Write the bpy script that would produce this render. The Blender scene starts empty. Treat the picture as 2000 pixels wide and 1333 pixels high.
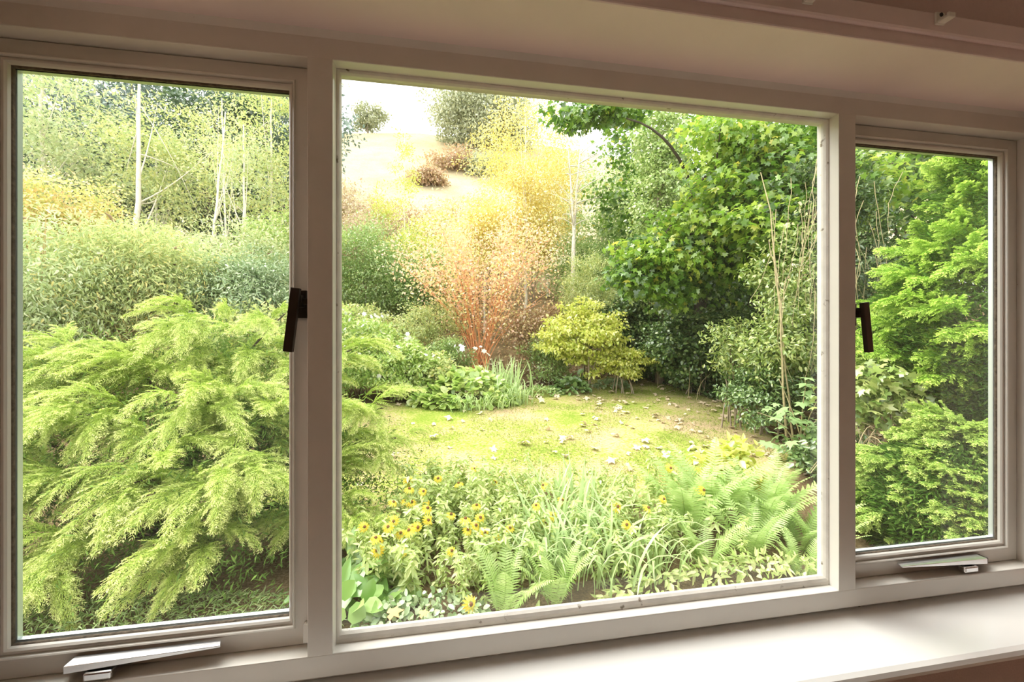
import bpy, bmesh, math, random
import numpy as np
from mathutils import Vector, Matrix

SC = bpy.context.scene
COL = SC.collection
R = math.radians

# ------------------------------------------------------------------ camera, sky, sun, exposure
cam_d = bpy.data.cameras.new('camera'); cam = bpy.data.objects.new('camera', cam_d); COL.objects.link(cam)
cam_d.sensor_width = 36.0; cam_d.lens = 760 / 2000 * 36.0; cam_d.shift_y = -14.5 / 2000
cam_d.clip_start = 0.02; cam_d.clip_end = 600
cam.location = (0, -0.729, 1.5); cam.rotation_euler = (R(90), 0, R(-9.22))
SC.camera = cam

SKY_STRENGTH = 1.5
world = bpy.data.worlds.new('overcast_sky'); SC.world = world; world.use_nodes = True
wb = world.node_tree.nodes['Background']
wb.inputs['Color'].default_value = (1.0, 0.995, 0.98, 1); wb.inputs['Strength'].default_value = SKY_STRENGTH

sun_d = bpy.data.lights.new('sun', 'SUN'); sun = bpy.data.objects.new('sun', sun_d); COL.objects.link(sun)
sun_d.energy = 2.9; sun_d.angle = R(48); sun_d.color = (1.0, 0.96, 0.88)
sun.rotation_euler = Vector((-0.62, 0.30, 1.05)).to_track_quat('Z', 'Y').to_euler()       # high, from the left, beyond the garden, veiled by thin cloud

SC.view_settings.view_transform = 'Standard'; SC.view_settings.look = 'None'
SC.view_settings.gamma = 1.0; SC.view_settings.use_curve_mapping = False
SC.view_settings.exposure = 1.12
SC.cycles.max_bounces = 7; SC.cycles.diffuse_bounces = 4; SC.cycles.glossy_bounces = 2
SC.cycles.transmission_bounces = 4; SC.cycles.transparent_max_bounces = 8
SC.cycles.caustics_reflective = False; SC.cycles.caustics_refractive = False
SC.cycles.sample_clamp_indirect = 4.0

# ------------------------------------------------------------------ materials
def new_mat(name):
    m = bpy.data.materials.new(name); m.use_nodes = True
    nt = m.node_tree; nt.nodes.clear()
    return m, nt, nt.nodes.new('ShaderNodeOutputMaterial')

def ramp(nt, stops):
    r = nt.nodes.new('ShaderNodeValToRGB'); e = r.color_ramp.elements
    while len(e) < len(stops): e.new(0.5)
    for k, (p, c) in enumerate(stops):
        e[k].position = p; e[k].color = (*c, 1)
    return r

def solid(name, col, rough=0.5, metal=0.0, noise=0.0, nscale=20, spec=0.5, bump=0.0, stain=None):
    m, nt, out = new_mat(name)
    b = nt.nodes.new('ShaderNodeBsdfPrincipled')
    b.inputs['Roughness'].default_value = rough; b.inputs['Metallic'].default_value = metal
    b.inputs['Specular IOR Level'].default_value = spec
    b.inputs['Base Color'].default_value = (*col, 1)
    if noise or bump or stain:
        tc = nt.nodes.new('ShaderNodeTexCoord')
        n = nt.nodes.new('ShaderNodeTexNoise'); n.inputs['Scale'].default_value = nscale; n.inputs['Detail'].default_value = 5
        nt.links.new(tc.outputs['Object'], n.inputs['Vector'])
        lo = tuple(max(0, c * (1 - noise)) for c in col); hi = tuple(min(1, c * (1 + noise)) for c in col)
        r = ramp(nt, [(0.3, lo), (0.7, hi)])
        nt.links.new(n.outputs['Fac'], r.inputs['Fac'])
        src = r.outputs['Color']
        if stain:
            n2 = nt.nodes.new('ShaderNodeTexNoise'); n2.inputs['Scale'].default_value = stain[1]; n2.inputs['Detail'].default_value = 6
            nt.links.new(tc.outputs['Object'], n2.inputs['Vector'])
            r2 = ramp(nt, [(stain[2], (0, 0, 0)), (stain[2] + .06, (1, 1, 1))])
            nt.links.new(n2.outputs['Fac'], r2.inputs['Fac'])
            mx = nt.nodes.new('ShaderNodeMix'); mx.data_type = 'RGBA'
            nt.links.new(r2.outputs['Color'], mx.inputs['Factor'])
            nt.links.new(src, mx.inputs[6]); mx.inputs[7].default_value = (*stain[0], 1)
            src = mx.outputs[2]
        nt.links.new(src, b.inputs['Base Color'])
        if bump:
            bp = nt.nodes.new('ShaderNodeBump'); bp.inputs['Strength'].default_value = bump; bp.inputs['Distance'].default_value = 0.01
            nt.links.new(n.outputs['Fac'], bp.inputs['Height']); nt.links.new(bp.outputs['Normal'], b.inputs['Normal'])
    nt.links.new(b.outputs['BSDF'], out.inputs['Surface'])
    return m

def foliage(name, stops, trans=0.45, gloss=0.09, rough=0.32, tip=None):
    """leaf material: every leaf picks its own tone; 'tip' blends towards the colour of the young shoots"""
    m, nt, out = new_mat(name)
    g = nt.nodes.new('ShaderNodeNewGeometry')
    r = ramp(nt, stops); nt.links.new(g.outputs['Random Per Island'], r.inputs['Fac'])
    src = r.outputs['Color']
    if tip:
        a = nt.nodes.new('ShaderNodeAttribute'); a.attribute_name = 'tip'
        mx = nt.nodes.new('ShaderNodeMix'); mx.data_type = 'RGBA'
        nt.links.new(a.outputs['Fac'], mx.inputs['Factor']); nt.links.new(src, mx.inputs[6])
        mx.inputs[7].default_value = (*tip, 1); src = mx.outputs[2]
    d = nt.nodes.new('ShaderNodeBsdfDiffuse'); t = nt.nodes.new('ShaderNodeBsdfTranslucent')
    nt.links.new(src, d.inputs['Color']); nt.links.new(src, t.inputs['Color'])
    mix = nt.nodes.new('ShaderNodeMixShader'); mix.inputs[0].default_value = trans
    nt.links.new(d.outputs[0], mix.inputs[1]); nt.links.new(t.outputs[0], mix.inputs[2])
    s = mix.outputs[0]
    if gloss:
        gl = nt.nodes.new('ShaderNodeBsdfGlossy'); gl.inputs['Roughness'].default_value = rough
        m2 = nt.nodes.new('ShaderNodeMixShader'); m2.inputs[0].default_value = gloss
        nt.links.new(s, m2.inputs[1]); nt.links.new(gl.outputs[0], m2.inputs[2]); s = m2.outputs[0]
    nt.links.new(s, out.inputs['Surface'])
    return m

def glass_mat(name, haze_film):
    m, nt, out = new_mat(name)
    tr = nt.nodes.new('ShaderNodeBsdfTransparent'); tr.inputs['Color'].default_value = (0.97, 0.985, 0.975, 1)
    gl = nt.nodes.new('ShaderNodeBsdfGlossy'); gl.inputs['Roughness'].default_value = 0.0
    fr = nt.nodes.new('ShaderNodeFresnel'); fr.inputs['IOR'].default_value = 1.62
    a = nt.nodes.new('ShaderNodeMixShader')
    nt.links.new(fr.outputs[0], a.inputs[0]); nt.links.new(tr.outputs[0], a.inputs[1]); nt.links.new(gl.outputs[0], a.inputs[2])
    # pale patchy film: haze of the view put into the glass
    tc = nt.nodes.new('ShaderNodeTexCoord'); n = nt.nodes.new('ShaderNodeTexNoise')
    n.inputs['Scale'].default_value = 3.2; n.inputs['Detail'].default_value = 4
    nt.links.new(tc.outputs['Object'], n.inputs['Vector'])
    mr = nt.nodes.new('ShaderNodeMapRange'); mr.inputs['From Min'].default_value = 0.3; mr.inputs['From Max'].default_value = 0.75
    mr.inputs['To Min'].default_value = haze_film * 0.5; mr.inputs['To Max'].default_value = haze_film * 1.6
    nt.links.new(n.outputs['Fac'], mr.inputs['Value'])
    t = nt.nodes.new('ShaderNodeBsdfTranslucent'); t.inputs['Color'].default_value = (0.9, 0.92, 0.9, 1)
    b = nt.nodes.new('ShaderNodeMixShader')
    nt.links.new(mr.outputs[0], b.inputs[0]); nt.links.new(a.outputs[0], b.inputs[1]); nt.links.new(t.outputs[0], b.inputs[2])
    nt.links.new(b.outputs[0], out.inputs['Surface'])
    return m

# ------------------------------------------------------------------ mesh helpers
def wloc(o):
    v = Vector((0, 0, 0))
    while o is not None: v = v + o.location; o = o.parent
    return np.array(v)

def raw_mesh(name, V, F, smooth=False):
    """V (n,3) array; F an (m,k) array or a list of such arrays"""
    me = bpy.data.meshes.new(name)
    Fs = [np.asarray(f) for f in (F if isinstance(F, list) else [F]) if len(f)]
    V = np.asarray(V, dtype=np.float32)
    idx = np.concatenate([f.reshape(-1) for f in Fs]).astype(np.int32)
    cnt = np.concatenate([np.full(len(f), f.shape[1]) for f in Fs]).astype(np.int32)
    start = np.concatenate([[0], np.cumsum(cnt)[:-1]]).astype(np.int32)
    me.vertices.add(len(V)); me.vertices.foreach_set('co', V.reshape(-1))
    me.loops.add(len(idx)); me.loops.foreach_set('vertex_index', idx)
    me.polygons.add(len(cnt)); me.polygons.foreach_set('loop_start', start); me.polygons.foreach_set('loop_total', cnt)
    me.update(calc_edges=True)
    if smooth: me.polygons.foreach_set('use_smooth', np.ones(len(cnt), dtype=bool))
    return me

def link(name, me, mat=None, parent=None):
    o = bpy.data.objects.new(name, me); COL.objects.link(o)
    if mat is not None and not me.materials: me.materials.append(mat)
    if parent is not None: o.parent = parent
    return o

def mk(name, V, F, mat, parent=None, smooth=False, kind=None):
    V = np.asarray(V, dtype=float)
    if parent is not None: V = V - wloc(parent)
    o = link(name, raw_mesh(name, V, F, smooth), mat, parent)
    if kind: o['kind'] = kind
    return o

def thing(name, label, cat, loc, group=None):
    o = bpy.data.objects.new(name, None); COL.objects.link(o); o.location = loc; o.empty_display_size = 0.1
    o['label'] = label; o['category'] = cat
    if group: o['group'] = group
    return o

def structure(name, loc=(0, 0, 0)):
    o = bpy.data.objects.new(name, None); COL.objects.link(o); o.location = loc; o['kind'] = 'structure'
    return o

def bm_obj(name, bm, mat, parent=None, kind=None, smooth=False):
    me = bpy.data.meshes.new(name); bm.to_mesh(me); bm.free()
    if parent is not None: me.transform(Matrix.Translation(-Vector(wloc(parent))))
    if smooth: me.polygons.foreach_set('use_smooth', np.ones(len(me.polygons), dtype=bool))
    o = link(name, me, mat, parent)
    if kind: o['kind'] = kind
    return o

def box(name, x0, x1, y0, y1, z0, z1, mat, parent=None, bev=0.0, kind=None, rot=None, seg=2):
    bm = bmesh.new(); bmesh.ops.create_cube(bm, size=1)
    c = Vector(((x0 + x1) / 2, (y0 + y1) / 2, (z0 + z1) / 2))
    for v in bm.verts: v.co = Vector((v.co.x * (x1 - x0), v.co.y * (y1 - y0), v.co.z * (z1 - z0)))
    if bev: bmesh.ops.bevel(bm, geom=bm.edges[:], offset=bev, segments=seg, affect='EDGES', profile=0.5)
    if rot is not None: bmesh.ops.rotate(bm, verts=bm.verts[:], cent=(0, 0, 0), matrix=rot)
    bmesh.ops.translate(bm, verts=bm.verts[:], vec=c)
    return bm_obj(name, bm, mat, parent, kind)

def prism(name, pts, axis0, axis1, mat, parent=None, kind=None, bev=0.0):
    """closed (y,z) outline swept along x from axis0 to axis1"""
    bm = bmesh.new()
    a = [bm.verts.new((axis0, p[0], p[1])) for p in pts]; b = [bm.verts.new((axis1, p[0], p[1])) for p in pts]
    n = len(pts)
    for k in range(n): bm.faces.new((a[k], a[(k + 1) % n], b[(k + 1) % n], b[k]))
    bm.faces.new(a[::-1]); bm.faces.new(b)
    bmesh.ops.recalc_face_normals(bm, faces=bm.faces[:])
    return bm_obj(name, bm, mat, parent, kind)

def rect_frame(name, x0, x1, z0, z1, prof, mat, parent=None, kind=None):
    """mitred frame: prof is a closed list of (side inset, top inset, bottom inset, y)"""
    V = []
    for s, t, b, y in prof:
        V += [(x0 + s, y, z0 + b), (x1 - s, y, z0 + b), (x1 - s, y, z1 - t), (x0 + s, y, z1 - t)]
    n = len(prof); F = []
    for k in range(n):
        j = (k + 1) % n
        for c in range(4):
            d = (c + 1) % 4
            F.append((k * 4 + c, k * 4 + d, j * 4 + d, j * 4 + c))
    bm = bmesh.new(); vs = [bm.verts.new(v) for v in V]
    for f in F: bm.faces.new([vs[i] for i in f])
    bmesh.ops.recalc_face_normals(bm, faces=bm.faces[:])
    return bm_obj(name, bm, mat, parent, kind)

def nrm(a): return a / np.maximum(np.linalg.norm(a, axis=-1, keepdims=True), 1e-9)

def tube_arrays(P, rad, sides=6):
    P = np.asarray(P, float); n = len(P); rad = np.broadcast_to(np.asarray(rad, float), (n,))
    T = nrm(np.gradient(P, axis=0)); ref = np.array([0.0, 0, 1]) if abs(T[0][2]) < 0.8 else np.array([1.0, 0, 0])
    A = nrm(np.cross(T, ref)); B = np.cross(T, A)
    an = np.linspace(0, 2 * math.pi, sides, endpoint=False)
    V = P[:, None, :] + rad[:, None, None] * (np.cos(an)[None, :, None] * A[:, None, :] + np.sin(an)[None, :, None] * B[:, None, :])
    V = V.reshape(-1, 3); F = []
    k = np.arange(sides); k2 = (k + 1) % sides
    for i in range(n - 1):
        F.append(np.stack([i * sides + k, i * sides + k2, (i + 1) * sides + k2, (i + 1) * sides + k], 1))
    return V, np.concatenate(F)

def tube(name, P, rad, mat, parent=None, sides=6, kind=None):
    V, F = tube_arrays(P, rad, sides)
    return mk(name, V, F, mat, parent, True, kind)

def join(parts):
    Vs, Fs, off = [], [], 0
    for V, F in parts:
        Vs.append(V); Fs.append(np.asarray(F) + off); off += len(V)
    return np.concatenate(Vs), Fs

def bez(a, b, c, n=8):
    t = np.linspace(0, 1, n)[:, None]; a, b, c = map(np.asarray, (a, b, c))
    return (1 - t) ** 2 * a + 2 * t * (1 - t) * b + t * t * c

# leaf templates: (along, across, lift) and faces
TPL = {
    'diamond': ([(0, 0, 0), (.45, .5, .08), (1, 0, -.08), (.45, -.5, .08)], [(0, 1, 2, 3)]),
    'lance': ([(0, 0, 0), (.28, .5, .06), (.68, .36, 0), (1, 0, -.16), (.68, -.36, 0), (.28, -.5, .06)], [(0, 1, 2, 3), (0, 3, 4, 5)]),
    'oval': ([(0, 0, 0), (.2, .42, .05), (.55, .5, .07), (.85, .26, 0), (1, 0, -.06), (.85, -.26, 0), (.55, -.5, .07), (.2, -.42, .05), (.5, 0, -.02)],
             [(8, 0, 1, 2), (8, 2, 3, 4), (8, 4, 5, 6), (8, 6, 7, 0)]),
    'maple': ([(.1, 0, 0), (-.1, .16, -.03), (.05, .5, -.06), (.3, .3, .03), (.62, .52, -.08), (.6, .2, .03), (1, 0, -.1),
               (.6, -.2, .03), (.62, -.52, -.08), (.3, -.3, .03), (.05, -.5, -.06), (-.1, -.16, -.03), (.36, 0, .05)],
              [(12, 0, 1), (12, 1, 2), (12, 2, 3), (12, 3, 4), (12, 4, 5), (12, 5, 6), (12, 6, 7), (12, 7, 8), (12, 8, 9), (12, 9, 10), (12, 10, 11), (12, 11, 0)]),
}
def leaf_arrays(P, A, N, L, W, shape='diamond'):
    tv, tf = TPL[shape]; tv = np.array(tv, float); tf = np.array(tf)
    A = nrm(A); B = nrm(np.cross(N, A)); N = np.cross(A, B)
    n = len(P); L = np.broadcast_to(np.asarray(L, float), (n,)); W = np.broadcast_to(np.asarray(W, float), (n,))
    V = (P[:, None] + A[:, None] * (L[:, None] * tv[None, :, 0])[..., None]
         + B[:, None] * (W[:, None] * tv[None, :, 1])[..., None] + N[:, None] * (L[:, None] * tv[None, :, 2])[..., None])
    F = tf[None] + (np.arange(n) * len(tv))[:, None, None]
    return V.reshape(-1, 3), F.reshape(-1, tf.shape[1])

def crown(rng, c, r, nclump, nper, cr, shell=0.55, flat=0.55, up=0.6, droop=0.1, cut=None):
    """leaf places of a crown: clumps of leaves in an ellipsoid; returns points, axes, normals, clump centres"""
    c = np.array(c, float); r = np.array(r, float)
    d = nrm(rng.normal(size=(nclump, 3))); u = rng.random((nclump, 1)) ** 0.6
    C = c + d * r * (shell + (1 - shell) * u) * np.where(rng.random((nclump, 1)) < .22, rng.random((nclump, 1)), 1)
    C = c + (C - c) * (.72 + .5 * rng.random((len(C), 1)))
    if cut is not None: C = C[C[:, 2] > cut]
    n = len(C) * nper
    out = nrm((C - c) / r)
    g = rng.normal(size=(n, 3)); g *= np.minimum(1, 1.7 / np.maximum(np.linalg.norm(g, axis=1, keepdims=True), .01))
    Pp = np.repeat(C, nper, 0) + g * np.array([cr, cr, cr * flat])
    O = np.repeat(out, nper, 0)
    N = nrm(np.array([0, 0, up]) + O * .5 + rng.normal(size=(n, 3)) * .45)
    A = nrm(O * .5 + rng.normal(size=(n, 3)) * .7 + np.array([0, 0, -droop * 3]))
    return Pp, A, N, C

def rvar(rng, n, v, k=0.35): return v * (1 + k * (rng.random(n) * 2 - 1))

# ------------------------------------------------------------------ room
M = {}
M['paint'] = solid('white_gloss_paint', (0.78, 0.755, 0.70), 0.28, noise=0.03, nscale=9, bump=0.05, stain=((0.42, 0.36, 0.28), 60, 0.74))
M['bead'] = solid('old_white_paint', (0.76, 0.73, 0.67), 0.35, noise=0.06, nscale=40, bump=0.12, stain=((0.22, 0.17, 0.12), 45, 0.66))
M['grime'] = solid('perished_seal', (0.13, 0.10, 0.07), 0.9, noise=0.4, nscale=120, bump=0.3)
M['sill'] = solid('sill_gloss_paint', (0.74, 0.73, 0.71), 0.22, noise=0.02, nscale=6, bump=0.03)
M['pink'] = solid('pink_wall_paint', (0.60, 0.46, 0.43), 0.85, noise=0.03, nscale=220, bump=0.12)
M['soffit'] = solid('pale_pink_plaster', (0.86, 0.73, 0.71), 0.8, noise=0.03, nscale=8, bump=0.04)
M['ceil'] = solid('white_ceiling_paint', (0.8, 0.78, 0.75), 0.9)
M['carpet'] = solid('beige_carpet', (0.42, 0.34, 0.27), 0.95, noise=0.15, nscale=150, bump=0.4)
M['brown_metal'] = solid('bronze_brown_metal', (0.055, 0.042, 0.03), 0.35, metal=0.6)
M['chrome'] = solid('worn_aluminium', (0.82, 0.83, 0.85), 0.22, metal=1.0, noise=0.05, nscale=60)
M['alu'] = solid('aluminium_spacer', (0.72, 0.78, 0.80), 0.3, metal=0.5)
M['white_plastic'] = solid('white_plastic', (0.8, 0.77, 0.68), 0.4)
M['black'] = solid('black_screw_hole', (0.01, 0.01, 0.01), 0.8)
M['glass'] = glass_mat('window_glass', 0.012)
M['glass_fixed'] = glass_mat('fixed_pane_glass', 0.006)

OX0, OX1, OZ0, OZ1 = -0.80, 1.445, 0.862, 2.03      # hole in the window wall
RX0, RX1, RY0, RZ1 = -2.3, 2.7, -4.2, 2.42          # the room
def wall_with_hole():
    bm = bmesh.new()
    def ring(x0, x1, z0, z1, y): return [bm.verts.new(p) for p in ((x0, y, z0), (x1, y, z0), (x1, y, z1), (x0, y, z1))]
    a = ring(RX0, RX1, 0, RZ1, -0.118); b = ring(OX0, OX1, OZ0, OZ1 + .04, -0.118)
    c = ring(OX0, OX1, OZ0, OZ1 + .04, 0.056); d = ring(RX0, RX1, 0, RZ1, 0.056)
    for p, q in ((a, b), (b, c), (c, d), (d, a)):
        for k in range(4): bm.faces.new((p[k], p[(k + 1) % 4], q[(k + 1) % 4], q[k]))
    bmesh.ops.recalc_face_normals(bm, faces=bm.faces[:])
    return bm_obj('wall_front', bm, M['pink'], kind='structure')
wf = wall_with_hole()
box('wall_left', RX0 - .12, RX0, RY0, 0.056, 0, RZ1, M['pink'], kind='structure')
box('wall_right', RX1, RX1 + .12, RY0, 0.056, 0, RZ1, M['pink'], kind='structure')
box('wall_back', RX0 - .12, RX1 + .12, RY0 - .12, RY0, 0, RZ1, M['pink'], kind='structure')
box('floor', RX0 - .12, RX1 + .12, RY0 - .12, 0.056, -0.12, 0, M['carpet'], kind='structure')
box('ceiling', RX0 - .12, RX1 + .12, RY0 - .12, 0.056, RZ1, RZ1 + .12, M['ceil'], kind='structure')
# plastered lintel lining: soffit board with its face a little proud of the wall
box('trim_1', OX0, OX1, -0.140, 0.003, OZ1, OZ1 + 0.04, M['soffit'], bev=0.003, kind='structure')
# curtain batten with a rounded lower edge, and its face above
t2 = structure('trim_2')
prism('batten', [(-0.138, 2.0535), (-0.143, 2.052), (-0.147, 2.053), (-0.149, 2.056), (-0.149, 2.086), (-0.147, 2.0895), (-0.138, 2.091)], RX0, RX1, M['soffit'], t2)
box('lintel_board', RX0, RX1, -0.139, -0.118, 2.07, RZ1, M['pink'], t2)

def hook(x, label):
    t = thing('curtain_track_clip', label, 'clip', (x, -0.149, 2.078), 'clips on the curtain batten')
    box('back_plate', x - .010, x + .010, -.1525, -.1488, 2.066, 2.0885, M['white_plastic'], t, .0015)
    bm = bmesh.new(); bmesh.ops.create_cone(bm, cap_ends=True, segments=14, radius1=.0035, radius2=.0035, depth=.0015)
    bmesh.ops.rotate(bm, verts=bm.verts[:], cent=(0, 0, 0), matrix=Matrix.Rotation(R(90), 3, 'X'))
    bmesh.ops.translate(bm, verts=bm.verts[:], vec=(x, -.1531, 2.083)); bm_obj('screw_hole', bm, M['black'], t)
    box('arm', x - .008, x + .008, -.167, -.152, 2.067, 2.072, M['white_plastic'], t, .0015)
    box('lip', x - .008, x + .008, -.169, -.1655, 2.067, 2.076, M['white_plastic'], t, .0015)
hook(0.608, 'white plastic curtain track clip on pink batten, above the fixed pane, clear of its mullions')
hook(0.888, 'white plastic curtain track clip on pink batten, directly above the fixed pane right mullion')

# sill board with a rounded nose
prism('window_sill', [(0.03, 0.882), (-0.128, 0.882), (-0.136, 0.879), (-0.140, 0.873), (-0.139, 0.866), (-0.133, 0.861), (0.03, 0.860)], OX0 - .0, OX1, M['sill'], kind='structure')
bpy.data.objects['window_sill'].name = 'trim_3'

# ------------------------------------------------------------------ window frame (fixed timber)
fr = structure('trim_4', (0.32, 0.0, 0.88))
ZB, ZT = 0.934, 1.984                 # daylight opening of the frame
box('head_rail', -0.80, 1.445, 0.0, 0.055, ZT, ZT + 0.041, M['paint'], fr, .0015)
prism('caulk_fillet', [(0.001, 2.0195), (-0.009, 2.0305), (0.004, 2.0305)], -0.80, 1.445, M['paint'], fr)
box('bottom_rail', -0.80, 1.445, 0.0, 0.06, ZB - 0.040, ZB, M['paint'], fr, .002)
box('bottom_packing', -0.80, 1.445, 0.013, 0.056, 0.881, ZB - 0.038, M['bead'], fr)
box('mullion', -0.2445, -0.2024, -0.0005, 0.052, ZB - .001, ZT + .001, M['paint'], fr, .0015)
box('mullion', 0.846, 0.8895, -0.0005, 0.052, ZB - .001, ZT + .001, M['paint'], fr, .0015)
box('jamb', -0.80, -0.760, 0.0, 0.055, ZB - .001, ZT + .001, M['paint'], fr, .0015)
box('jamb', 1.404, 1.445, 0.0, 0.055, ZB - .001, ZT + .001, M['paint'], fr, .0015)

# ------------------------------------------------------------------ fixed centre light
w2 = structure('window_2', (0.32, 0.03, ZB))
rect_frame('glazing_bead', -0.2024, 0.846, ZB, ZT,
           [(0, 0, 0, .022), (.002, .002, .0075, .0222), (.0045, .0045, .0125, .0255), (.006, .006, .0155, .031), (.006, .0055, .016, .036), (0, 0, 0, .036)], M['bead'], w2)
def pane(name, x0, x1, z0, z1, y, mat, parent):
    V = [(x0, y, z0), (x1, y, z0), (x1, y, z1), (x0, y, z1)]
    return mk(name, V, np.array([[0, 1, 2, 3]]), mat, parent)
pane('glass_pane', -0.2020, 0.8455, ZB + .001, ZT - .001, .0350, M['glass_fixed'], w2)
rect_frame('outer_putty', -0.2024, 0.846, ZB, ZT, [(0, 0, 0, .037), (.004, .004, .014, .037), (.001, .001, .008, .045), (0, 0, 0, .045)], M['bead'], w2)

# ------------------------------------------------------------------ opening casements
def casement(name, x0, x1):
    w = structure(name, ((x0 + x1) / 2, 0.03, ZB))
    f, g = 0.003, 0.004
    X0, X1, Z0, Z1 = x0 + .0015, x1 - .0015, ZB + .0015, ZT - .002
    rect_frame('sash_frame', X0, X1, Z0, Z1,
               [(0, 0, 0, .030), (.0285, .022, .030, .030), (.0290, .0225, .0305, .0280), (.0310, .0245, .0325, .0275), (.0325, .0262, .0343, .0290), (.0330, .0268, .0350, .0345),
                (.0342, .0280, .0365, .0345), (.0355, .0295, .0385, .0330), (.0385, .0325, .0415, .0335), (.0410, .0352, .0445, .0365), (.0425, .037, .0465, .041), (.0425, .037, .0465, .056), (0, 0, 0, .056)], M['paint'], w)
    rect_frame('perished_seal', X0, X1, Z0, Z1, [(.042, .0365, .046, .040), (.0436, .0392, .0478, .0425), (.0436, .0392, .0478, .0458), (.042, .0365, .046, .046)], M['grime'], w)
    pane('glass_pane', X0 + .043, X1 - .043, Z0 + .047, Z1 - .0375, .0460, M['glass'], w)
    rect_frame('spacer_bar', X0, X1, Z0, Z1, [(.0415, .036, .0455, .0475), (.0448, .0402, .0505, .0475), (.0448, .0402, .0505, .056), (.0415, .036, .0455, .056)], M['alu'], w)
    return w
w1 = casement('window_1', -0.760, -0.2445)
w3 = casement('window_3', 0.8895, 1.404)

def cockspur(w, x, z, side):
    """flat brown lever hanging down at a slight lean, pivot block on the stile"""
    h = thing('handle', '', '', (0, 0, 0)); 
    for k in ('label', 'category'): del h[k]
    h.parent = w; h.location = Vector((x, .030, z)) - w.location
    box('back_plate', x - .008, x + .008, .024, .0302, z - .030, z + .020, M['brown_metal'], h, .001)
    box('pivot_block', x - .006, x + .006, .006, .025, z - .012, z + .010, M['brown_metal'], h, .0015)
    box('lever', x - side * .008 - .0075, x - side * .008 + .0075, -.002, .008, z - .090, z + .022, M['brown_metal'], h, .0008,
        rot=Matrix.Rotation(R(6.5) * side, 3, 'Y'))
    tip = box('spur', min(x, x + side * .020), max(x, x + side * .020), .010, .018, z - .006, z + .004, M['brown_metal'], h, .001)
    return h
cockspur(w1, -0.262, 1.558, 1)
cockspur(w3, 0.914, 1.548, -1)

def stay(w, xa, xb, flip):
    """casement stay: flat folded bar lying along the bottom rail, knuckle at one end"""
    s = thing('stay', '', '', (0, 0, 0))
    for k in ('label', 'category'): del s[k]
    z = ZB + .029; s.parent = w; s.location = Vector(((xa + xb) / 2, .012, z)) - w.location
    n = xb - xa; b = .0085
    # bar: channel, wide at the knuckle end, pointed at the free end
    k0, k1 = (xa, xb) if not flip else (xb, xa); sg = 1 if k1 > k0 else -1
    top = [(k0, .026), (k1 - sg * .006, .026), (k1, .012), (k1 - sg * .001, .0115), (k0, .005)]
    bm = bmesh.new()
    lo = lambda x: z - (.0125 if abs(x - k0) < n * .6 else .003)
    a = [bm.verts.new((p[0], p[1], z)) for p in top]
    c = [bm.verts.new((p[0], p[1], lo(p[0]))) for p in top]
    bm.faces.new(a); bm.faces.new(c[::-1])
    for i in range(len(top)):
        j = (i + 1) % len(top); bm.faces.new((a[i], c[i], c[j], a[j]))
    bmesh.ops.recalc_face_normals(bm, faces=bm.faces[:])
    bmesh.ops.bevel(bm, geom=bm.edges[:], offset=.0006, segments=1, affect='EDGES')
    bm_obj('bar', bm, M['chrome'], s)
    kx = k0 + sg * n * .22
    box('knuckle', kx - .020, kx + .020, .001, .016, z - .0265, z - .0125, M['chrome'], s, .003)
    box('pivot_plate', k0 - .006, k0 + .018, .014, .031, z - .018, z - .005, M['brown_metal'], s, .001)
stay(w1, -0.613, -0.388, False)
stay(w3, 1.030, 1.268, True)
# small catch block by the mullion of the left casement
box('catch_block', -0.258, -0.2465, .018, .031, ZB + .010, ZB + .044, M['paint'], w1, .002)

# ------------------------------------------------------------------ added fill lamps, out of view, to brighten the indoor faces
shade_m = foliage('fill_lamp_shade_cloth', [(0, (.85, .78, .66)), (1, (.85, .78, .66))], .6, 0)
bulb_m, nt, out = new_mat('fill_bulb_glow'); em = nt.nodes.new('ShaderNodeEmission'); em.inputs[0].default_value = (1, .78, .52, 1); em.inputs[1].default_value = 12
nt.links.new(em.outputs[0], out.inputs[0])
def fill_lamp(x, y, z, sx, power, label):
    t = thing('fill_lamp', label, 'lamp', (x, y, z), 'added fill lamps')
    cx = x + sx * .11
    box('back_plate', min(x, x + sx * .015), max(x, x + sx * .015), y - .04, y + .04, z - .08, z + .04, M['white_plastic'], t, .004)
    tube('arm', [(x + sx * .012, y, z - .04), (x + sx * .08, y, z - .055), (cx, y, z - .01)], .006, M['brown_metal'], t)
    an = np.linspace(0, 2 * math.pi, 24, endpoint=False); k = np.arange(24)
    V = np.concatenate([np.stack([cx + r * np.cos(an), y + r * np.sin(an), np.full(24, zz)], 1) for r, zz in ((.085, z + .0), (.055, z + .15))])
    mk('shade', V, np.stack([k, (k + 1) % 24, 24 + (k + 1) % 24, 24 + k], 1), shade_m, t, True)
    bm = bmesh.new(); bmesh.ops.create_uvsphere(bm, u_segments=14, v_segments=8, radius=.025); bmesh.ops.translate(bm, verts=bm.verts[:], vec=(cx, y, z + .06))
    bm_obj('bulb', bm, bulb_m, t, smooth=True)
    ld = bpy.data.lights.new('fill_lamp_light', 'POINT'); lo = bpy.data.objects.new('fill_lamp_light', ld); COL.objects.link(lo)
    ld.energy = power; ld.color = (1, .84, .68); ld.shadow_soft_size = .03; lo.location = (cx, y, z + .06)
fill_lamp(RX0, -0.9, 1.62, 1, 90, 'added unseen fill lamp with small cream shade on the left pink wall')
fill_lamp(RX1, -0.36, 1.62, -1, 90, 'added unseen fill lamp with small cream shade on the right pink wall')

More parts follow.
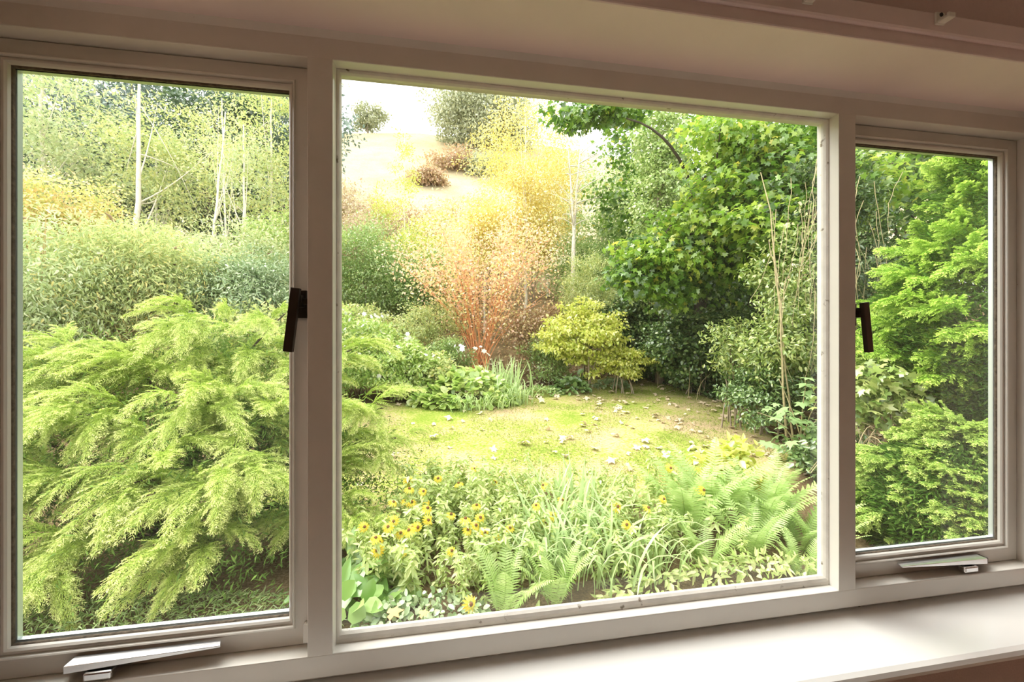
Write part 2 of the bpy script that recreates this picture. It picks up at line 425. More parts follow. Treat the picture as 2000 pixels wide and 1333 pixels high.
# ------------------------------------------------------------------ ground
def sstep(a): a = np.clip(a, 0, 1); return a * a * (3 - 2 * a)
GY = np.array([-30, 4.5, 9, 12, 14, 17, 20, 30, 45, 60, 80, 100, 115, 170.])
GZ = np.array([-.7, -.7, -.45, -.25, .3, 1.5, 2.6, 6.2, 13.5, 22.5, 36.5, 50.5, 55, 58.])
def ground(x, y):
    x = np.asarray(x, float); y = np.asarray(y, float)
    z = np.interp(y, GY, GZ)
    z = z + 1.3 * sstep((-x - 2.2) / 5) * sstep((y - 5) / 5) * (1 - .6 * sstep((y - 20) / 20))
    xr = np.minimum(5.6 + .5 * (y - 4), 7.7)
    z = z + 2.0 * sstep((x - xr) / 3.2) * sstep((y - 3) / 2.5) * (1 - sstep((y - 22) / 15))
    return z
def gz(x, y): return float(ground(x, y))
def in_lawn(x, y):
    left = -2.7 + .0 * y
    right = np.minimum(5.5 + .5 * (y - 4.2), 7.6) - .5 * np.maximum(0, y - 11.2)
    far = 10.1 + 2.6 * sstep((x - .8) / 3.6)
    return (x > left) & (x < right) & (y > 4.3 + .35 * np.sin(x * 1.7)) & (y < far)

def grid_obj(name, xs, ys, fz, mat):
    X, Y = np.meshgrid(xs, ys); Z = fz(X, Y)
    V = np.stack([X, Y, Z], -1).reshape(-1, 3); nx, ny = len(xs), len(ys)
    i = np.arange(nx - 1)[None] + (np.arange(ny - 1) * nx)[:, None]; i = i.reshape(-1)
    o = mk(name, V, np.stack([i, i + 1, i + nx + 1, i + nx], 1), mat, None, True); o['kind'] = 'structure'
    return o

def ground_mat(name, stops, s1, s2, bump=.4):
    m, nt, out = new_mat(name)
    tc = nt.nodes.new('ShaderNodeTexCoord')
    a = nt.nodes.new('ShaderNodeTexNoise'); a.inputs['Scale'].default_value = s1; a.inputs['Detail'].default_value = 8; a.inputs['Roughness'].default_value = .65
    b = nt.nodes.new('ShaderNodeTexNoise'); b.inputs['Scale'].default_value = s2; b.inputs['Detail'].default_value = 4
    for n in (a, b): nt.links.new(tc.outputs['Object'], n.inputs['Vector'])
    mx = nt.nodes.new('ShaderNodeMix'); mx.data_type = 'FLOAT'; mx.inputs[0].default_value = .45
    nt.links.new(a.outputs['Fac'], mx.inputs[2]); nt.links.new(b.outputs['Fac'], mx.inputs[3])
    r = ramp(nt, stops); nt.links.new(mx.outputs[0], r.inputs['Fac'])
    d = nt.nodes.new('ShaderNodeBsdfDiffuse'); nt.links.new(r.outputs['Color'], d.inputs['Color'])
    bp = nt.nodes.new('ShaderNodeBump'); bp.inputs['Strength'].default_value = bump; bp.inputs['Distance'].default_value = .05
    nt.links.new(b.outputs['Fac'], bp.inputs['Height']); nt.links.new(bp.outputs['Normal'], d.inputs['Normal'])
    nt.links.new(d.outputs[0], out.inputs['Surface'])
    return m
M['soil'] = ground_mat('leaf_litter_soil', [(.35, (.06, .045, .022)), (.5, (.14, .10, .052)), (.62, (.26, .19, .11))], 1.6, 45)
M['lawn'] = ground_mat('mossy_dry_lawn', [(.40, (.19, .27, .04)), (.47, (.29, .33, .07)), (.53, (.41, .36, .16)), (.60, (.47, .34, .22))], .62, 22)
M['field'] = ground_mat('dry_hill_grass', [(.35, (.36, .29, .17)), (.5, (.46, .39, .24)), (.65, (.52, .46, .30))], .22, 4)
grid_obj('ground_near', np.linspace(-34, 30, 130), np.linspace(.06, 32, 90), lambda x, y: ground(x, y) + .05 * np.sin(x * 3.1 + y * 2.3) * (y > 12) - .015, M['soil'])
grid_obj('hill', np.linspace(-170, 150, 60), np.linspace(30, 170, 50), lambda x, y: ground(x, y) + 2.2 * np.sin(x * .045 + 1.2) * sstep((y - 40) / 50) - .3, M['field'])
def lawn_obj():
    c = np.array([2.0, 7.6]); an = np.linspace(0, 2 * math.pi, 240, endpoint=False); d = np.stack([np.cos(an), np.sin(an)], 1)
    lo, hi = np.zeros(240), np.full(240, 12.0)
    for _ in range(24):
        m = (lo + hi) / 2; p = c + d * m[:, None]; k = in_lawn(p[:, 0], p[:, 1]); lo = np.where(k, m, lo); hi = np.where(k, hi, m)
    r = sum(np.roll(lo, s) for s in range(-4, 5)) / 9; f = np.concatenate([[0], np.linspace(.0005, 1, 59) ** .8])
    P = c + d[None] * (r[None] * f[:, None])[..., None]; X, Y = P[..., 0], P[..., 1]
    V = np.stack([X, Y, ground(X, Y) + .012 + .012 * np.sin(X * 2.3) * np.cos(Y * 1.9) - .02 * (f[:, None] > .995)], -1).reshape(-1, 3)
    i = np.arange(240); j = (i + 1) % 240
    F = np.concatenate([np.stack([a * 240 + i, a * 240 + j, (a + 1) * 240 + j, (a + 1) * 240 + i], 1)[:, ::-1] for a in range(1, 59)] + [np.stack([0 * i, 240 + i, 240 + j, 0 * i], 1)[:0]])
    o = mk('lawn', V, F, M['lawn'], None, True); o['kind'] = 'structure'
lawn_obj()

# short grass blades of the lawn
M['grass'] = foliage('lawn_grass_blades', [(0, (.20, .30, .05)), (.5, (.30, .36, .10)), (1, (.46, .39, .21))], .4, 0)
def grass():
    rng = np.random.default_rng(5); n = 60000
    x = rng.uniform(-4, 7.6, n); y = 4.3 + 8.4 * rng.random(n) ** 1.25
    k = in_lawn(x, y) & (np.sin(x * 2.1 + 1.3 * np.sin(y * 1.4)) * np.sin(y * 1.7 + np.sin(x)) > -.45 + .5 * rng.random(n)); x, y = x[k], y[k]; n = len(x)
    P = np.stack([x, y, ground(x, y) + .008], 1)
    A = np.stack([rng.normal(size=n) * .8, rng.normal(size=n) * .8, np.ones(n) * .75], 1)
    N = nrm(rng.normal(size=(n, 3)))
    V, F = leaf_arrays(P, A, N, rvar(rng, n, .05, .5), .009)
    o = mk('lawn_grass', V, F, M['grass'], kind='stuff'); o['label'] = 'short patchy yellow-green grass of the lawn'; o['category'] = 'grass'
grass()

# fallen leaves
M['dead_leaf'] = foliage('fallen_leaf', [(0, (.50, .36, .22)), (.3, (.74, .60, .42)), (.8, (.88, .80, .66)), (1, (.62, .32, .14))], .2, .05)
def fallen():
    rng = np.random.default_rng(11)
    me = []
    for k in range(5):
        V, F = leaf_arrays(np.zeros((1, 3)), np.array([[1., 0, 0]]), np.array([[0, 0, 1.]]), 1, .95, 'maple')
        V = V - V.mean(0); V[:, 2] += .25 * np.sin(V[:, 0] * 4 + k) * (.5 + np.abs(V[:, 1])) + .18 * V[:, 1] ** 2 * (k - 1)
        V[:, 2] -= V[:, 2].min() - .02; m = raw_mesh('fallen_leaf', V, F); m.materials.append(M['dead_leaf']); me.append(m)
    n = 0
    while n < 230:
        y = 4.6 + 8.2 * rng.random(); x = rng.uniform(-1.5, 7.7)
        if not in_lawn(x, y) or rng.random() > .25 + .75 * sstep((x + 1) / 7): continue
        o = link('fallen_leaf', me[n % 5]); o.location = (x, y, gz(x, y) + .022); s = rng.uniform(.09, .20)
        o.scale = (s, s, s * .9); o.rotation_euler = (rng.normal() * .15, rng.normal() * .15, rng.random() * 6.3)
        o['label'] = 'dry curled tan leaf fallen on the lawn'; o['category'] = 'leaf'; o['group'] = 'fallen leaves on the lawn'; n += 1
    # litter too dense to count along the lawn's shaded edge
    m = 5200; x = rng.uniform(-1, 10.5, m); y = rng.uniform(4.6, 14.6, m)
    k = ~in_lawn(x, y) & ((x > 4) | (y > 11)) & (y > 4.5); x, y = x[k], y[k]; m = len(x)
    P = np.stack([x, y, ground(x, y) + .03], 1)
    V, F = leaf_arrays(P, nrm(np.c_[rng.normal(size=(m, 2)), rng.normal(size=m) * .3]), nrm(np.c_[rng.normal(size=(m, 2)) * .4, np.ones(m)]), rvar(rng, m, .11), .07, 'lance')
    o = mk('leaf_litter', V, F, M['dead_leaf'], kind='stuff'); o['label'] = 'brown leaf litter under the trees by the lawn edge'; o['category'] = 'leaf litter'
fallen()

# ------------------------------------------------------------------ plants: generic builders
F_ = foliage
M['bark'] = solid('grey_brown_bark', (.30, .24, .17), .9, noise=.3, nscale=8, bump=.5)
M['dark_bark'] = solid('dark_bark', (.06, .045, .03), .9, noise=.3, nscale=8, bump=.5)
M['pale_bark'] = solid('pale_silver_bark', (.72, .66, .55), .8, noise=.15, nscale=10, bump=.3)
M['cane'] = solid('straw_brown_cane', (.52, .38, .19), .8, noise=.2, nscale=12)
M['vine'] = solid('dry_vine_stem', (.40, .33, .18), .85, noise=.25, nscale=14)
M['orange_stem'] = solid('orange_red_stem', (.80, .36, .16), .6, noise=.25, nscale=6)
M['ash'] = F_('ash_leaves', [(0, (.38, .50, .16)), (.5, (.56, .64, .24)), (1, (.72, .70, .26))])
M['ash_pale'] = F_('pale_ash_leaves', [(0, (.42, .54, .24)), (.6, (.58, .66, .32)), (1, (.72, .72, .38))])
M['conifer_dark'] = F_('dark_conifer_needles', [(0, (.05, .10, .05)), (.6, (.10, .17, .08)), (1, (.16, .24, .11))], .2)
M['far_blue'] = F_('far_pine_needles', [(0, (.14, .22, .18)), (1, (.24, .32, .26))], .2)
M['amber'] = F_('amber_leaves', [(0, (.46, .56, .16)), (.35, (.66, .66, .20)), (.7, (.86, .70, .26)), (1, (.88, .60, .34))])
M['buddleia'] = F_('grey_green_lance_leaves', [(0, (.36, .48, .20)), (.5, (.54, .64, .30)), (.85, (.68, .76, .50)), (1, (.84, .74, .28))], .5, .04)
M['buddleia_yellow'] = F_('yellowing_lance_leaves', [(0, (.38, .48, .18)), (.55, (.58, .66, .26)), (.85, (.70, .73, .36)), (1, (.84, .70, .24))], .5, .04)
M['spent'] = F_('spent_flower_spikes', [(0, (.30, .20, .12)), (1, (.46, .34, .22))], .1, 0)
M['bluegreen'] = F_('blue_green_needles', [(0, (.18, .29, .11)), (.6, (.36, .48, .23)), (1, (.58, .66, .42))], .2)
M['green'] = F_('mid_green_leaves', [(0, (.23, .39, .10)), (.5, (.38, .54, .17)), (1, (.57, .67, .26))])
M['fresh'] = F_('fresh_green_leaves', [(0, (.32, .50, .10)), (.5, (.50, .66, .18)), (1, (.70, .76, .28))])
M['lemon'] = F_('lemon_leaves', [(0, (.50, .62, .10)), (.5, (.72, .76, .15)), (1, (.86, .82, .28))])
M['gold'] = F_('golden_yellow_leaves', [(0, (.70, .58, .12)), (.5, (.88, .74, .20)), (1, (.92, .80, .36))], .5)
M['salmon'] = F_('salmon_autumn_leaves', [(0, (.88, .48, .30)), (.3, (.92, .62, .44)), (.55, (.93, .72, .44)), (.8, (.93, .82, .34)), (1, (.80, .80, .30))], .5)
M['heath'] = F_('pinkish_brown_brush', [(0, (.50, .36, .24)), (.5, (.66, .52, .36)), (.8, (.74, .66, .36)), (1, (.56, .60, .26))], .3)
M['rust'] = F_('rusty_brush', [(0, (.46, .28, .16)), (.6, (.60, .42, .24)), (1, (.60, .54, .26))], .3)
M['oak'] = F_('far_oak_leaves', [(0, (.30, .34, .18)), (1, (.54, .56, .34))], .3)  # pale grey-green: distance haze is mixed into the leaf colour
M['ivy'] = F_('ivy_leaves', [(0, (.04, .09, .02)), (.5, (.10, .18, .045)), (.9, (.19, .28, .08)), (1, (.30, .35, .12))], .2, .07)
M['ivy_light'] = F_('ivy_leaves_painted_sun', [(0, (.24, .38, .08)), (.5, (.44, .58, .18)), (1, (.64, .72, .34))], .3, .1)  # lighter copy of the ivy leaves, with sunshine painted into the tones
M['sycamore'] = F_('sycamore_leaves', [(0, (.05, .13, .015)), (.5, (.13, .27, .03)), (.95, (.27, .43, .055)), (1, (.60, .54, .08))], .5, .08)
M['sycamore_bright'] = F_('sycamore_leaves_painted_sun', [(0, (.17, .34, .03)), (.6, (.35, .52, .06)), (.96, (.54, .65, .10)), (1, (.78, .66, .10))], .55, .08)  # lit copy of the sycamore leaves: sunlight put into the colour
M['sapling'] = F_('pale_sycamore_sapling_leaves', [(0, (.30, .48, .18)), (1, (.54, .68, .36))], .35, .1)
M['climber'] = F_('climber_leaves', [(0, (.18, .30, .06)), (.5, (.40, .52, .14)), (1, (.68, .73, .28))], .4, .1)
M['deep'] = F_('deep_green_leaves', [(0, (.08, .16, .04)), (.6, (.19, .31, .09)), (1, (.34, .47, .18))], .25, .1)
M['white_petal'] = F_('white_petals', [(0, (.90, .86, .90)), (1, (.93, .93, .93))], .4, 0)
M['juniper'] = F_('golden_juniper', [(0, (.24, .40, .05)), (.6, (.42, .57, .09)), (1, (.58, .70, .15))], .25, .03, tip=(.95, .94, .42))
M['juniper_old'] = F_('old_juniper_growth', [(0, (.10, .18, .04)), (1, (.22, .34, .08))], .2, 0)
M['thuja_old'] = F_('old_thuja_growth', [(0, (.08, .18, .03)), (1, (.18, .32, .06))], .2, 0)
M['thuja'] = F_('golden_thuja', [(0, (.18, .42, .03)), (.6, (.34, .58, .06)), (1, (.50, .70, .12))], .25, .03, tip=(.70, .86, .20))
M['thuja_low'] = F_('pale_thuja', [(0, (.22, .42, .06)), (.6, (.38, .56, .12)), (1, (.54, .64, .20))], .25, .03, tip=(.68, .80, .24))
M['fern'] = F_('fern_fronds', [(0, (.40, .57, .17)), (1, (.60, .74, .32))], .45, .03)
M['strap'] = F_('strap_leaves', [(0, (.38, .56, .20)), (.6, (.55, .70, .33)), (1, (.78, .82, .50))], .45, .05)
M['perennial'] = F_('perennial_leaves', [(0, (.42, .56, .16)), (.6, (.58, .68, .26)), (1, (.78, .80, .40))], .4, .06)
M['hosta'] = F_('hosta_leaves', [(0, (.24, .46, .10)), (1, (.44, .62, .20))], .35, .1)
M['petal'] = F_('yellow_petals', [(0, (.92, .66, .06)), (1, (.95, .80, .16))], .35, 0)
M['cone'] = solid('brown_flower_cone', (.16, .07, .02), .9, noise=.4, nscale=200)
M['orange_leaf'] = F_('orange_dead_leaf', [(0, (.86, .46, .18)), (1, (.90, .60, .36))], .3, 0)

def foliage_part(name, P, A, N, L, W, shape, mat, parent):
    V, F = leaf_arrays(P, A, N, L, W, shape)
    return mk(name, V, F, mat, parent, kind='stuff')

def woody(kind_name, label, cat, x, y, crowns, mat, L, W, shape='diamond', trunk=None, tmat='bark', nbr=6, seed=0, group=None, stems=None, up=.6, flat=.55, droop=.1, shell=.55, z0=None, dens=1.0, extra=None):
    """tree or shrub: crowns = list of (cx,cy,cz, rx,ry,rz, clumps, leaves per clump, clump radius[, material])"""
    if y > 11.3 and shape == 'lance': shape = 'diamond'      # too far off for a leaf to show its outline
    rng = np.random.default_rng(seed + 100)
    zb = gz(x, y) if z0 is None else z0
    t = thing(kind_name, label, cat, (x, y, zb), group)
    byM = {}; Cs = []
    for c in crowns:
        m = c[9] if len(c) > 9 else mat
        Pp, A, N, C = crown(rng, c[:3], c[3:6], max(3, int(c[6] * dens)), c[7], c[8], shell, flat, up, droop, cut=zb + .03)
        byM.setdefault(m, []).append((Pp, A, N)); Cs.append(C)
    for m, lst in byM.items():
        Pp, A, N = (np.concatenate([q[k] for q in lst]) for k in range(3))
        foliage_part('foliage', Pp, A, N, rvar(rng, len(Pp), L), rvar(rng, len(Pp), W), shape, M[m], t)
    C = np.concatenate(Cs); top = C[:, 2].max()
    if trunk:
        pts, r0, r1 = trunk
        P = np.array(pts, float); s = np.linspace(0, 1, len(P)); q = np.linspace(0, 1, 12)
        P = np.stack([np.interp(q, s, P[:, k]) for k in range(3)], 1); P[1:-1] += rng.normal(size=(10, 3)) * r0 * .25
        tube('trunk', P, np.linspace(r0, r1, 12), M[tmat], t, 8)
        hi = C[C[:, 2] > P[0, 2] + .3 * (P[-1, 2] - P[0, 2])]
        if len(hi):
            for k in range(nbr):
                e = hi[rng.integers(len(hi))]; j = rng.integers(4, 11); a = P[j]
                if np.linalg.norm(e - a) < .25: continue
                mid = (a + e) / 2 + np.array([0, 0, -.12 * np.linalg.norm(e - a)]) * (1 if e[2] > a[2] else -1)
                rr = r0 + (r1 - r0) * j / 11
                tube('branch', bez(a, mid, e, 8), np.linspace(rr * .42, rr * .1, 8), M[tmat], t, 5)
    if stems:
        n, r, sm, spread = stems
        for k in range(n):
            e = C[rng.integers(len(C))]; a = np.array([x + rng.normal() * spread, y + rng.normal() * spread, zb])
            mid = np.array([a[0] * .7 + e[0] * .3, a[1] * .7 + e[1] * .3, a[2] * .3 + e[2] * .7])
            tube('stem', bez(a, mid, e, 7), np.linspace(r, r * .3, 7), M[sm], t, 5)
    if extra: extra(t, rng, C)
    return t

# ------------------------------------------------------------------ far hillside and woodland
def far_tree(x, y, h, rx, mat, label, seed, L=1.0, name='broadleaf_tree', cl=70, per=60, group=None, trunk=.25, zc=.58, rz=.44):
    z = gz(x, y)
    return woody(name, label, 'tree', x, y, [(x, y, z + h * zc, rx, rx, h * rz, cl, per, rx * .22)], mat, L, L * .6, 'diamond',
                 ([(x, y, z), (x, y, z + h * .45), (x + .3, y, z + h * .8)], trunk, trunk * .3), 'bark', 6, seed, group, z0=z)
far_tree(4.8, 86, 16.5, 9.0, 'oak', 'large round-headed oak standing on the skyline of the hill', 1, .62, cl=170, per=80, trunk=.4)
far_tree(14.5, 88, 13, 6, 'oak', 'smaller oak on the skyline, next to the large oak and behind the golden tree', 2, .62, cl=110, per=70)
far_tree(-20, 101, 7.5, 4, 'oak', 'low round olive bush on the bare skyline of the hill', 3, .6, cl=50, per=60, name='hill_bush')
far_tree(-33.5, 100, 19, 6, 'oak', 'dark skyline tree half hidden by the casement mullion', 4, .6, cl=90, per=70)
for k, (x, y, h, r) in enumerate([(1, 72, 5, 4.5), (7, 70, 5, 4.5), (-3.5, 64, 3.2, 3)]):
    far_tree(x, y, h, r, 'rust' if k != 1 else 'oak', ['rusty scrub bush on the dry hillside below the oak', 'olive scrub bush in the hedge line under the oak', 'low rusty scrub bush on the dry field, downhill of the oak'][k], 10 + k, .5, cl=50, per=60, name='hill_bush', zc=.4)
far = [(-46, 47, 19, 6, 'far_blue', 'tall blue-green pine behind the pale ash tree with the rusty trunk gap'), (-36, 50, 17, 6, 'far_blue', 'blue-green pine in the wood behind the silver-trunked ash'),
       (-24, 50, 18, 6, 'far_blue', 'blue-green pine in the wood between the ash trees'), (-17, 46, 16, 5, 'far_blue', 'blue-green pine rising behind the slender twin trunks')]
for k, (x, y, h, r, m, lab) in enumerate(far): far_tree(x, y, h, r, m, lab, 20 + k, .5, 'pine_tree', 90, 70, 'pines in the wood on the slope')
dk = [(-18.6, 26.5, 9, 2.6, 'dark conifer in the wood, nearest to the silver-trunked ash'), (-14.6, 26, 11, 2.6, 'tall dark conifer behind the bare twin trunks'), (-12, 27, 11.5, 2.4, 'dark conifer behind the airy ash tree by the mullion'), (-23, 28, 9, 2.8, 'dark conifer behind the amber-leaved shrub')]
for k, (x, y, h, r, lab) in enumerate(dk): far_tree(x, y, h, r, 'conifer_dark', lab, 30 + k, .26, 'conifer_tree', 90, 90, 'dark conifers in the wood', zc=.5, rz=.5)

# ------------------------------------------------------------------ left pane: ash wood and shrubs
def tree_at(name, label, x, y, zc, rx, rz, mat, L, seed, trunk_r=.12, tm='pale_bark', cl=120, per=70, cr=.5, nbr=9, lean=0, group=None, shape='lance', W=.38, top=.75, back=0.0, **kw):
    z = gz(x, y)
    return woody(name, label, 'tree', x, y, [(x + lean, y + back, zc, rx, rx, rz, cl, per, cr)], mat, L, L * W, shape,
                 ([(x, y, z), (x + lean * .3, y, z + (zc - z) * .5), (x + lean, y, zc + rz * top)], trunk_r, trunk_r * .3), tm, nbr, seed, group, z0=z, **kw)
tree_at('ash_tree', 'slender ash tree with a pale silver trunk and yellow-green leaves', -12.65, 17.5, 9.6, 2.9, 3.2, 'ash', .17, 40, .145, cl=130, per=60, cr=.42, lean=.1, back=2.3)
tree_at('ash_tree', 'broad pale green ash tree behind the amber-leaved shrub', -19.6, 21.7, 11.5, 4.2, 4.2, 'ash_pale', .22, 41, .15, cl=170, per=70, cr=.6)
tree_at('ash_tree', 'airy lime-green ash tree beside the casement handle mullion', -7.7, 17.9, 9.0, 1.9, 4.0, 'ash', .17, 42, .10, cl=110, per=60, cr=.4)
tree_at('ash_tree', 'pale ash tree between the silver-trunked ash and the dark conifers', -15.2, 22.5, 9.4, 2.4, 3.2, 'ash_pale', .2, 43, .10, cl=80, per=60, cr=.5)
tree_at('bare_sapling', 'leaning bare sapling with a thin pale trunk in front of the dark conifers', -7.95, 13.7, 7.9, .8, 1.4, 'ash', .12, 44, .06, cl=16, per=30, cr=.3, nbr=6, lean=.55)
tree_at('bare_sapling', 'upright bare sapling with a thin pale trunk beside the leaning one', -8.4, 15.8, 9.2, .9, 1.8, 'ash', .12, 45, .055, cl=18, per=30, cr=.3, nbr=6, lean=-.2)
tree_at('bare_sapling', 'two-stemmed grey sapling next to the airy ash by the mullion', -7.6, 15.3, 8.0, .9, 1.8, 'ash_pale', .13, 46, .075, cl=30, per=36, cr=.3, nbr=5)
def shrub(name, label, x, y, zc, r, mat, L, seed, cl=120, per=60, cr=.3, W=.4, shape='lance', stems=(6, .02, 'bark', .15), **kw):
    return woody(name, label, 'shrub', x, y, [(x, y, zc, *r, cl, per, cr)], mat, L, L * W, shape, stems=stems, seed=seed, **kw)
shrub('amber_shrub', 'amber and orange leaved shrub at the edge of the ash wood', -11.9, 13.4, 5.1, (1.6, 1.3, 1.5), 'amber', .11, 50, 110, 80, .32, W=.6)
shrub('understorey_shrub', 'yellow-green bush at the foot of the silver-trunked ash', -9.9, 14.2, 4.1, (1.7, 1.2, 1.1), 'ash', .14, 51, 90, 60)
shrub('understorey_shrub', 'fresh green bush under the amber-leaved shrub', -12.4, 12.0, 3.4, (1.8, 1.2, 1.3), 'fresh', .13, 52, 90, 60)
shrub('understorey_shrub', 'pale green bush between the bare saplings and the blue-green shrub', -6.6, 13.2, 3.7, (1.7, 1.2, 1.5), 'ash_pale', .13, 53, 110, 60)
shrub('understorey_shrub', 'lime bush growing below the airy ash tree', -6.0, 15.6, 5.0, (1.7, 1.2, 1.5), 'fresh', .14, 54, 100, 60)
def spikes(t, rng, C):
    for k in range(16):
        c = C[rng.integers(len(C))] + np.array([0, 0, .22]); d = nrm(np.array([rng.normal() * .8, rng.normal() * .5 - .3, .25]))
        tube('flower_spike', np.array([c, c + d * .14, c + d * .26 - np.array([0, 0, .04])]), [.022, .028, .006], M['spent'], t, 5)
shrub('buddleia', 'grey-green buddleia with brown spent flower spikes, growing over the end of the juniper', -7.7, 8.1, 2.0, (1.35, 1.1, 1.6), 'buddleia', .11, 55, 200, 100, .34, W=.24, up=.3, droop=.25, extra=spikes, stems=(14, .014, 'cane', .3))
shrub('buddleia', 'tall yellowing buddleia with bare straw canes at its foot, behind the juniper', -6.6, 8.7, 2.55, (1.4, 1.0, 1.25), 'buddleia_yellow', .105, 56, 200, 100, .34, W=.24, up=.3, droop=.25, extra=spikes, stems=(60, .010, 'cane', .35))
shrub('buddleia', 'olive-green buddleia between the straw canes and the blue-green shrub', -5.5, 9.4, 2.4, (1.1, .9, 1.2), 'buddleia', .10, 57, 150, 100, .32, W=.26, up=.3, droop=.2, stems=(24, .010, 'cane', .3))
shrub('blue_green_shrub', 'dense blue-green shrub behind the juniper beside the casement handle', -4.35, 9.1, 2.3, (1.15, 1.0, 1.05), 'bluegreen', .10, 58, 200, 70, .2, W=.3)
shrub('understorey_shrub', 'brown-tinged low bush just behind the top of the juniper', -3.6, 8.0, 1.25, (1.5, .7, .7), 'buddleia_yellow', .11, 59, 100, 60, .2)

# ------------------------------------------------------------------ centre: slope behind the lawn
shrub('slope_thicket', 'dense mid-green thicket on the slope beside the fixed pane mullion', -3.6, 17, 4.1, (2.0, 1.4, 2.2), 'green', .13, 60, 230, 80, .38)
shrub('slope_thicket', 'mid-green thicket behind the white-flowered bed and left of the salmon shrub', -1.2, 17.3, 3.6, (1.6, 1.2, 1.8), 'green', .12, 61, 170, 80, .36)
shrub('slope_thicket', 'rusty brown brush on the slope under the dry field', -2.8, 27, 8.3, (4.2, 2, 2.1), 'rust', .24, 62, 120, 60, .5)
shrub('slope_thicket', 'rusty-pink brush on the slope left of the golden tree', 1.4, 30, 10, (2.6, 2, 2.0), 'rust', .24, 63, 90, 60, .5)
shrub('slope_thicket', 'yellow-green brush on the slope behind the slender saplings', -1.6, 22, 5.4, (2.4, 1.5, 1.6), 'ash', .18, 64, 110, 60, .4)
tree_at('slender_sapling', 'slender yellow-green sapling standing out against the white sky', -2.25, 19.9, 9.3, .55, 2.9, 'lemon', .16, 65, .04, cl=26, per=34, cr=.26, nbr=18, top=.95)
tree_at('slender_sapling', 'short lime sapling in front of the dry field', -3.6, 21.5, 8.0, .7, 1.7, 'lemon', .16, 66, .04, cl=26, per=34, cr=.3, nbr=10, top=.9)
tree_at('slender_sapling', 'thin lemon-leaved sapling between the skyline bush and the salmon shrub', -.4, 20, 7.6, .6, 1.5, 'lemon', .15, 67, .03, cl=20, per=34, cr=.26, nbr=8, top=.9)
tree_at('golden_tree', 'feathery golden-yellow tree rising behind the salmon shrub', 3.7, 18, 8.9, 2.7, 4.3, 'gold', .14, 68, .09, cl=260, per=80, cr=.42, nbr=16)
tree_at('golden_tree', 'small yellow-leaved tree at the foot of the feathery golden tree', 1.6, 17.0, 6.0, 1.5, 1.6, 'gold', .14, 69, .05, cl=120, per=70, cr=.32, nbr=10)
tree_at('mid_tree', 'bushy green tree behind the bare white-trunked birch', 9.0, 21.0, 7.6, 2.8, 3.8, 'green', .2, 70, .15, cl=170, per=70, cr=.5)
tree_at('mid_tree', 'grey-green tree between the birch and the golden tree', 6.3, 23.5, 8.2, 2.2, 4.2, 'ash_pale', .2, 71, .12, cl=100, per=60, cr=.5)
tree_at('mid_tree', 'green tree filling the gap behind the ivy-clad trunk', 11.5, 19.5, 7.6, 2.4, 4.4, 'green', .2, 72, .15, cl=150, per=70, cr=.5)

shrub('slope_thicket', 'pale pinkish-brown brush on the slope behind the mid-green thicket', -4.6, 21.5, 5.9, (2.6, 1.5, 1.9), 'heath', .16, 73, 150, 70, .45)
shrub('slope_thicket', 'pinkish-brown brush with yellow shoots between the slender saplings', .2, 24.5, 7.4, (2.6, 1.5, 1.9), 'heath', .17, 74, 140, 70, .45)
shrub('slope_thicket', 'tawny brush below the dry field beside the fixed pane mullion', -9.0, 31, 11, (4.0, 2, 2.4), 'heath', .24, 75, 120, 70, .6)
shrub('slope_thicket', 'lemon-green scrub in front of the rusty brush', -1.2, 18.8, 5.6, (1.5, 1.0, 1.5), 'lemon', .14, 76, 90, 60, .36)
shrub('slope_thicket', 'golden scrub joining the golden tree and the birch', 4.3, 19.0, 6.6, (1.2, 1.0, 2.0), 'gold', .14, 77, 100, 60, .4)
shrub('slope_thicket', 'green scrub at the foot of the birch', 6.6, 16.8, 4.2, (1.9, 1.2, 1.9), 'green', .14, 78, 150, 70, .36)

# white-trunked birch, almost bare
def birch():
    x, y = 5.33, 15.6; zb = gz(x, y); rng = np.random.default_rng(77)
    t = thing('birch_tree', 'nearly bare birch with two white trunks and fine twigs', 'tree', (x, y, zb))
    fork = np.array([x + .05, y, 5.7]); tube('trunk', [(x, y, zb), (x, y + .02, 3.5), fork], [.11, .095, .085], M['pale_bark'], t, 8)
    for tip, r in (((x + .55, y + .2, 10.6), .07), ((x - .35, y - .2, 10.2), .06)):
        tip = np.array(tip); P = bez(fork, (fork + tip) / 2 + np.array([(x - tip[0]) * .15, 0, .4]), tip, 12)
        tube('trunk', P, np.linspace(r, .012, 12), M['pale_bark'], t, 7)
        for k in range(13):
            a = P[rng.integers(1, 11)]; az = rng.random() * 6.3; l = rng.uniform(.7, 1.7)
            e = a + np.array([math.cos(az) * l, math.sin(az) * l * .6, l * rng.uniform(.1, .8)])
            Q = bez(a, (a + e) / 2 + np.array([0, 0, .12]), e, 6); tube('branch', Q, np.linspace(.03, .009, 6), M['pale_bark'], t, 4)
            parts = []
            for j in range(6):
                b = Q[rng.integers(2, 6)]; e2 = b + rng.normal(size=3) * np.array([.3, .2, .3]) + np.array([0, 0, .1]); parts.append(tube_arrays([b, (b + e2) / 2 + .03, e2], [.007, .005, .003], 3))
            V, F = join(parts); mk('twigs', V, F, M['pale_bark'], t, kind='stuff')
birch()

